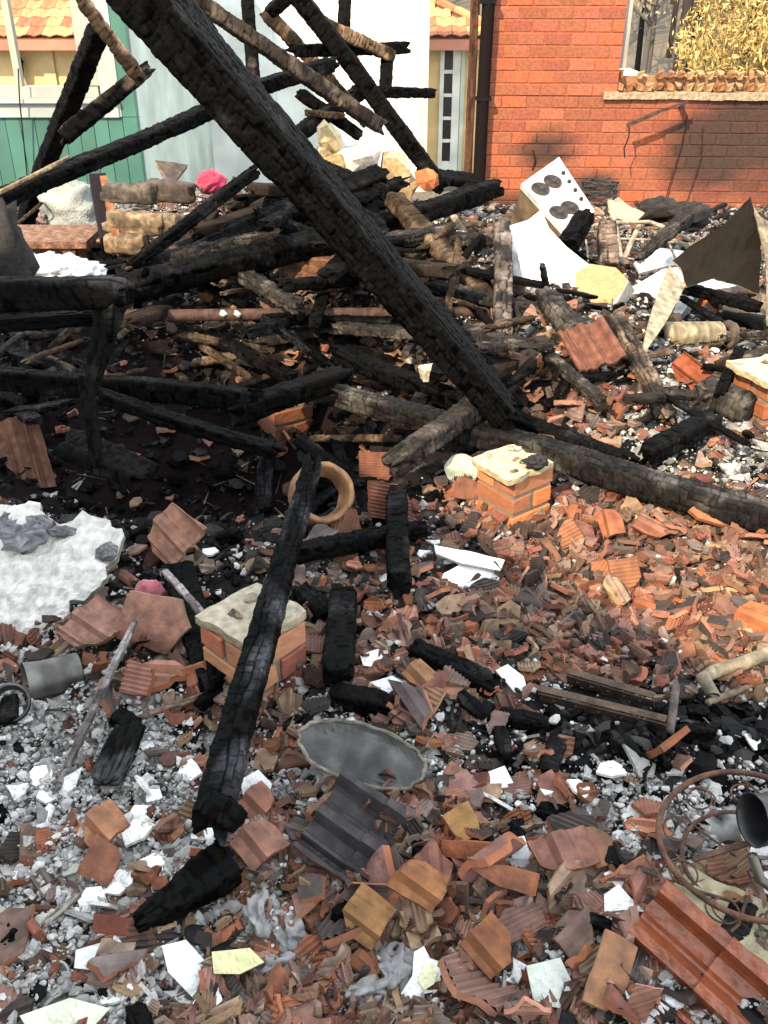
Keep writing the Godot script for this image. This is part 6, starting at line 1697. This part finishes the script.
	for i in 10:
		planks.append(beam_mesh(0.45 + 0.5 * hsh(i, 1, 6), 0.06 + 0.06 * hsh(i, 2, 6), 0.025 + 0.05 * hsh(i, 3, 6), 500 + i, [{"ash": 0.15}, {"ash": 0.4}, GREYB, {"ash": 0.2}, {"col": Color(0.03, 0.022, 0.017), "ash": 0.6, "ash_col": Color(0.012, 0.011, 0.01), "cell": 0.12, "groove": 0.003, "square": 0.3}][i % 5]))
	n = 0
	while n < 85:
		var q := Vector2(rng.randf_range(120, 770), rng.randf_range(212, 430))
		if (q.x < 470 and q.y > 350) or (q.x > 450 and q.y < 345) or (q.y > 340 and rng.randf() < 0.6) or (q.x < 210 and q.y < 262) or (q.x < 620 and absf(q.y - 312.0) < 16.0) or not clear_of(q, 1.0):
			continue
		var at := hit(q.x, q.y) + Vector3(0, 0.05 + (0.16 if q.x < 490 and q.y < 300 else 0.12) * rng.randf(), 0)
		var b := Basis(Vector3.UP, rng.randf() * TAU) * Basis(Vector3(1, 0, 0), rng.randf_range(-0.28, 0.2)) * Basis.from_scale(Vector3.ONE * (0.62 if q.x > 490 else 1.0))
		single("charred_plank", "%s plank on the heap %s" % [["black charred", "sooty black", "grey burnt", "pitch black", "half burnt brown"][n % 5], whereabouts(at)], "plank", planks[n % 10], M.char_dull, Transform3D(b, at), "charred planks on the rear heap")
		n += 1
	# the small stuff nobody could count
	var kinds := []
	for i in 4:
		kinds.append(["small_tile_rubble", shard_mesh(0.055, 100 + i, Color.WHITE, Color(1.15, 1.0, 0.9)), M.clay, 1700, 0])
	for i in 3:
		kinds.append(["ash_crumbs", chunk_mesh(Vector3(0.0135, 0.006, 0.01), 60 + i, Color.WHITE, Color(0.8, 0.8, 0.81)), M.ash, 8500, 1])
	for i in 3:
		kinds.append(["charcoal_crumbs", chunk_mesh(Vector3(0.022, 0.011, 0.014), 80 + i, Color.WHITE, Color(0.6, 0.6, 0.6)), M.char, 3600, 2])
	for i in 2:
		kinds.append(["ash_powder", chunk_mesh(Vector3(0.007, 0.004, 0.006), 160 + i, Color.WHITE, Color(0.85, 0.85, 0.85)), M.ash, 26000, 1])
	kinds.append(["plaster_flakes", chips[2], M.paper, 2200, 1])
	kinds.append(["wood_splinters", block_mesh(Vector3(0.008, 0.005, 0.12), 0.001, Color.WHITE, 3, 0.003), M.wood, 2200, 3])
	kinds.append(["burnt_sheet_scraps", sheet_mesh(rough_poly(ellipse_pts(0.05, 0.04, 7, 9, 1.0), 2, 0.008, 0.02), steps(-0.08, 0.08, 5), steps(-0.08, 0.08, 4), func(u: float, v: float) -> float: return 0.012 * sin(u * 60.0) + 0.008 * sin(v * 70.0 + 1.0), 0.003, Color.WHITE, Color.WHITE), M.char, 1300, 2])
	for k in kinds:
		var xfs: Array[Transform3D] = []
		var cols: Array[Color] = []
		var guard := 0
		while xfs.size() < int(k[3] * 1.4) and guard < 400000:
			guard += 1
			var at: Vector3
			var q: Vector2
			if rng.randf() < 0.75:
				q = Vector2(rng.randf_range(-380, 1150), rng.randf_range(190, 1160))
				at = PH(q.x, q.y, 0.0)
				if at.z < -8.9:
					continue
			else:
				at = Vector3(rng.randf_range(-3.6, 3.7), 0, rng.randf_range(-8.8, 0.2))
				q = proj(at)
			at.y = H(at.x, at.z)
			var z := zone(proj(at))
			var pr: float = z[k[4]] if k[4] < 3 else (1.0 if q.y < 420 else 0.12)
			if k[4] == 0:
				pr = pr * pr * 2.4
			elif k[4] == 2:
				pr = pow(pr, 1.5) * 1.2
			if k[4] < 2 and z.z > 0.72 and rng.randf() > 0.16:
				continue
			if rng.randf() > pr or not clear_of(proj(at), 0.6 if k[4] == 0 else 0.4):
				continue
			var far := clampf((at - EYE).length() / 3.0, 0.7, 2.0)
			var s := (rng.randf_range(0.45, 1.2) if k[4] != 1 else 0.32 + 1.35 * pow(rng.randf(), 3.0)) * (0.7 + 0.3 * far)
			if k[4] == 0:
				s *= 0.85
			at.y += (0.012 + 0.03 * rng.randf()) if k[4] == 0 else (0.03 if k[4] == 1 else 0.018) * rng.randf()
			xfs.append(Transform3D((tilt(0.6) * Basis.from_scale(Vector3(s, s * rng.randf_range(0.7, 1.3), s * rng.randf_range(0.7, 1.3)))), at))
			var g := rng.randf_range(0.6, 1.2)
			var c := Color.WHITE
			match k[4]:
				0: c = (tones[rng.randi() % 6][1] as Color).lerp([Color(0.3, 0.24, 0.215), Color(0.035, 0.03, 0.028)][rng.randi() % 2], 0.55 * pow(rng.randf(), 1.3))
				1: c = [Color(0.76, 0.75, 0.73), Color(0.55, 0.545, 0.535), Color(0.36, 0.355, 0.345), Color(0.62, 0.6, 0.565)][rng.randi() % 4]
				2: c = [Color(0.01, 0.0095, 0.01), Color(0.018, 0.018, 0.019), Color(0.04, 0.038, 0.036)][rng.randi() % 3]
				3: c = [Color(0.2, 0.15, 0.1), Color(0.1, 0.08, 0.06), Color(0.04, 0.035, 0.032), Color(0.34, 0.31, 0.26)][rng.randi() % 4]
			c *= g
			c.a = 1.0
			cols.append(c)
		var mm := MultiMesh.new()
		mm.transform_format = MultiMesh.TRANSFORM_3D
		mm.use_colors = true
		mm.mesh = k[1]
		mm.instance_count = xfs.size()
		for i in xfs.size():
			mm.set_instance_transform(i, xfs[i])
			mm.set_instance_color(i, cols[i])
		var mi := MultiMeshInstance3D.new()
		mi.name = numbered(k[0])
		mi.multimesh = mm
		mi.material_override = k[2]
		add_child(mi, true)
		mi.set_meta("kind", "stuff")
		mi.set_meta("category", ["tile rubble", "ash", "charcoal", "splinters"][k[4]])
		mi.set_meta("label", ["small broken clay tile pieces strewn through the whole rubble field", "grey and white ash crumbs and flakes strewn over the rubble", "black charcoal crumbs and scraps strewn over the rubble", "thin wood splinters strewn over the rear heap"][k[4]])

var PLACES_AT := []

func _ready() -> void:
	rng.seed = 20
	for q in [[n_low, 1, 0.7, 2], [n_mid, 2, 6.0, 2], [n_hi, 3, 12.0, 3]]:
		q[0].seed = q[1]
		q[0].frequency = q[2]
		q[0].fractal_octaves = q[3]
		q[0].noise_type = FastNoiseLite.TYPE_SIMPLEX_SMOOTH
	var cam := Camera3D.new()
	cam.name = "camera"
	add_child(cam)
	cam.position = EYE
	cam.rotation = Vector3(-TH, 0, 0)
	cam.fov = rad_to_deg(2.0 * atan(512.0 / F))
	cam.far = 400.0
	cam.current = true
	var we := WorldEnvironment.new()
	we.name = "world"
	var env := Environment.new()
	env.background_mode = Environment.BG_SKY
	var sky := Sky.new()
	var sm := ProceduralSkyMaterial.new()
	sm.sky_top_color = Color(0.62, 0.64, 0.66)
	sm.sky_horizon_color = Color(0.88, 0.89, 0.9)
	sm.sky_curve = 0.2
	sm.ground_horizon_color = Color(0.5, 0.47, 0.43)
	sm.ground_bottom_color = Color(0.2, 0.18, 0.16)
	sm.energy_multiplier = 1.45
	sky.sky_material = sm
	env.sky = sky
	env.tonemap_mode = Environment.TONE_MAPPER_LINEAR
	env.tonemap_exposure = 5.5
	env.sdfgi_enabled = true
	env.ssao_enabled = true
	env.ssil_enabled = true
	we.environment = env
	add_child(we)
	var sun := DirectionalLight3D.new()
	sun.name = "sun"
	sun.light_color = Color(1.0, 0.9, 0.76)
	sun.light_energy = 0.68
	sun.light_angular_distance = 0.5
	sun.shadow_enabled = true
	add_child(sun)
	var az := deg_to_rad(33.0)
	var el := deg_to_rad(40.0)
	var to_sun := Vector3(-sin(az) * cos(el), sin(el), cos(az) * cos(el))
	sun.transform = Transform3D(Basis.looking_at(-to_sun, Vector3.UP), to_sun * 30.0)
	make_materials()
	build_setting()
	build_shade_house()
	build_brick_wall()
	build_teal_wall()
	build_white_wall()
	build_yellow_house()
	build_trees()
	build_timbers()
	build_piers()
	build_tiles()
	build_things()
	build_rubble()
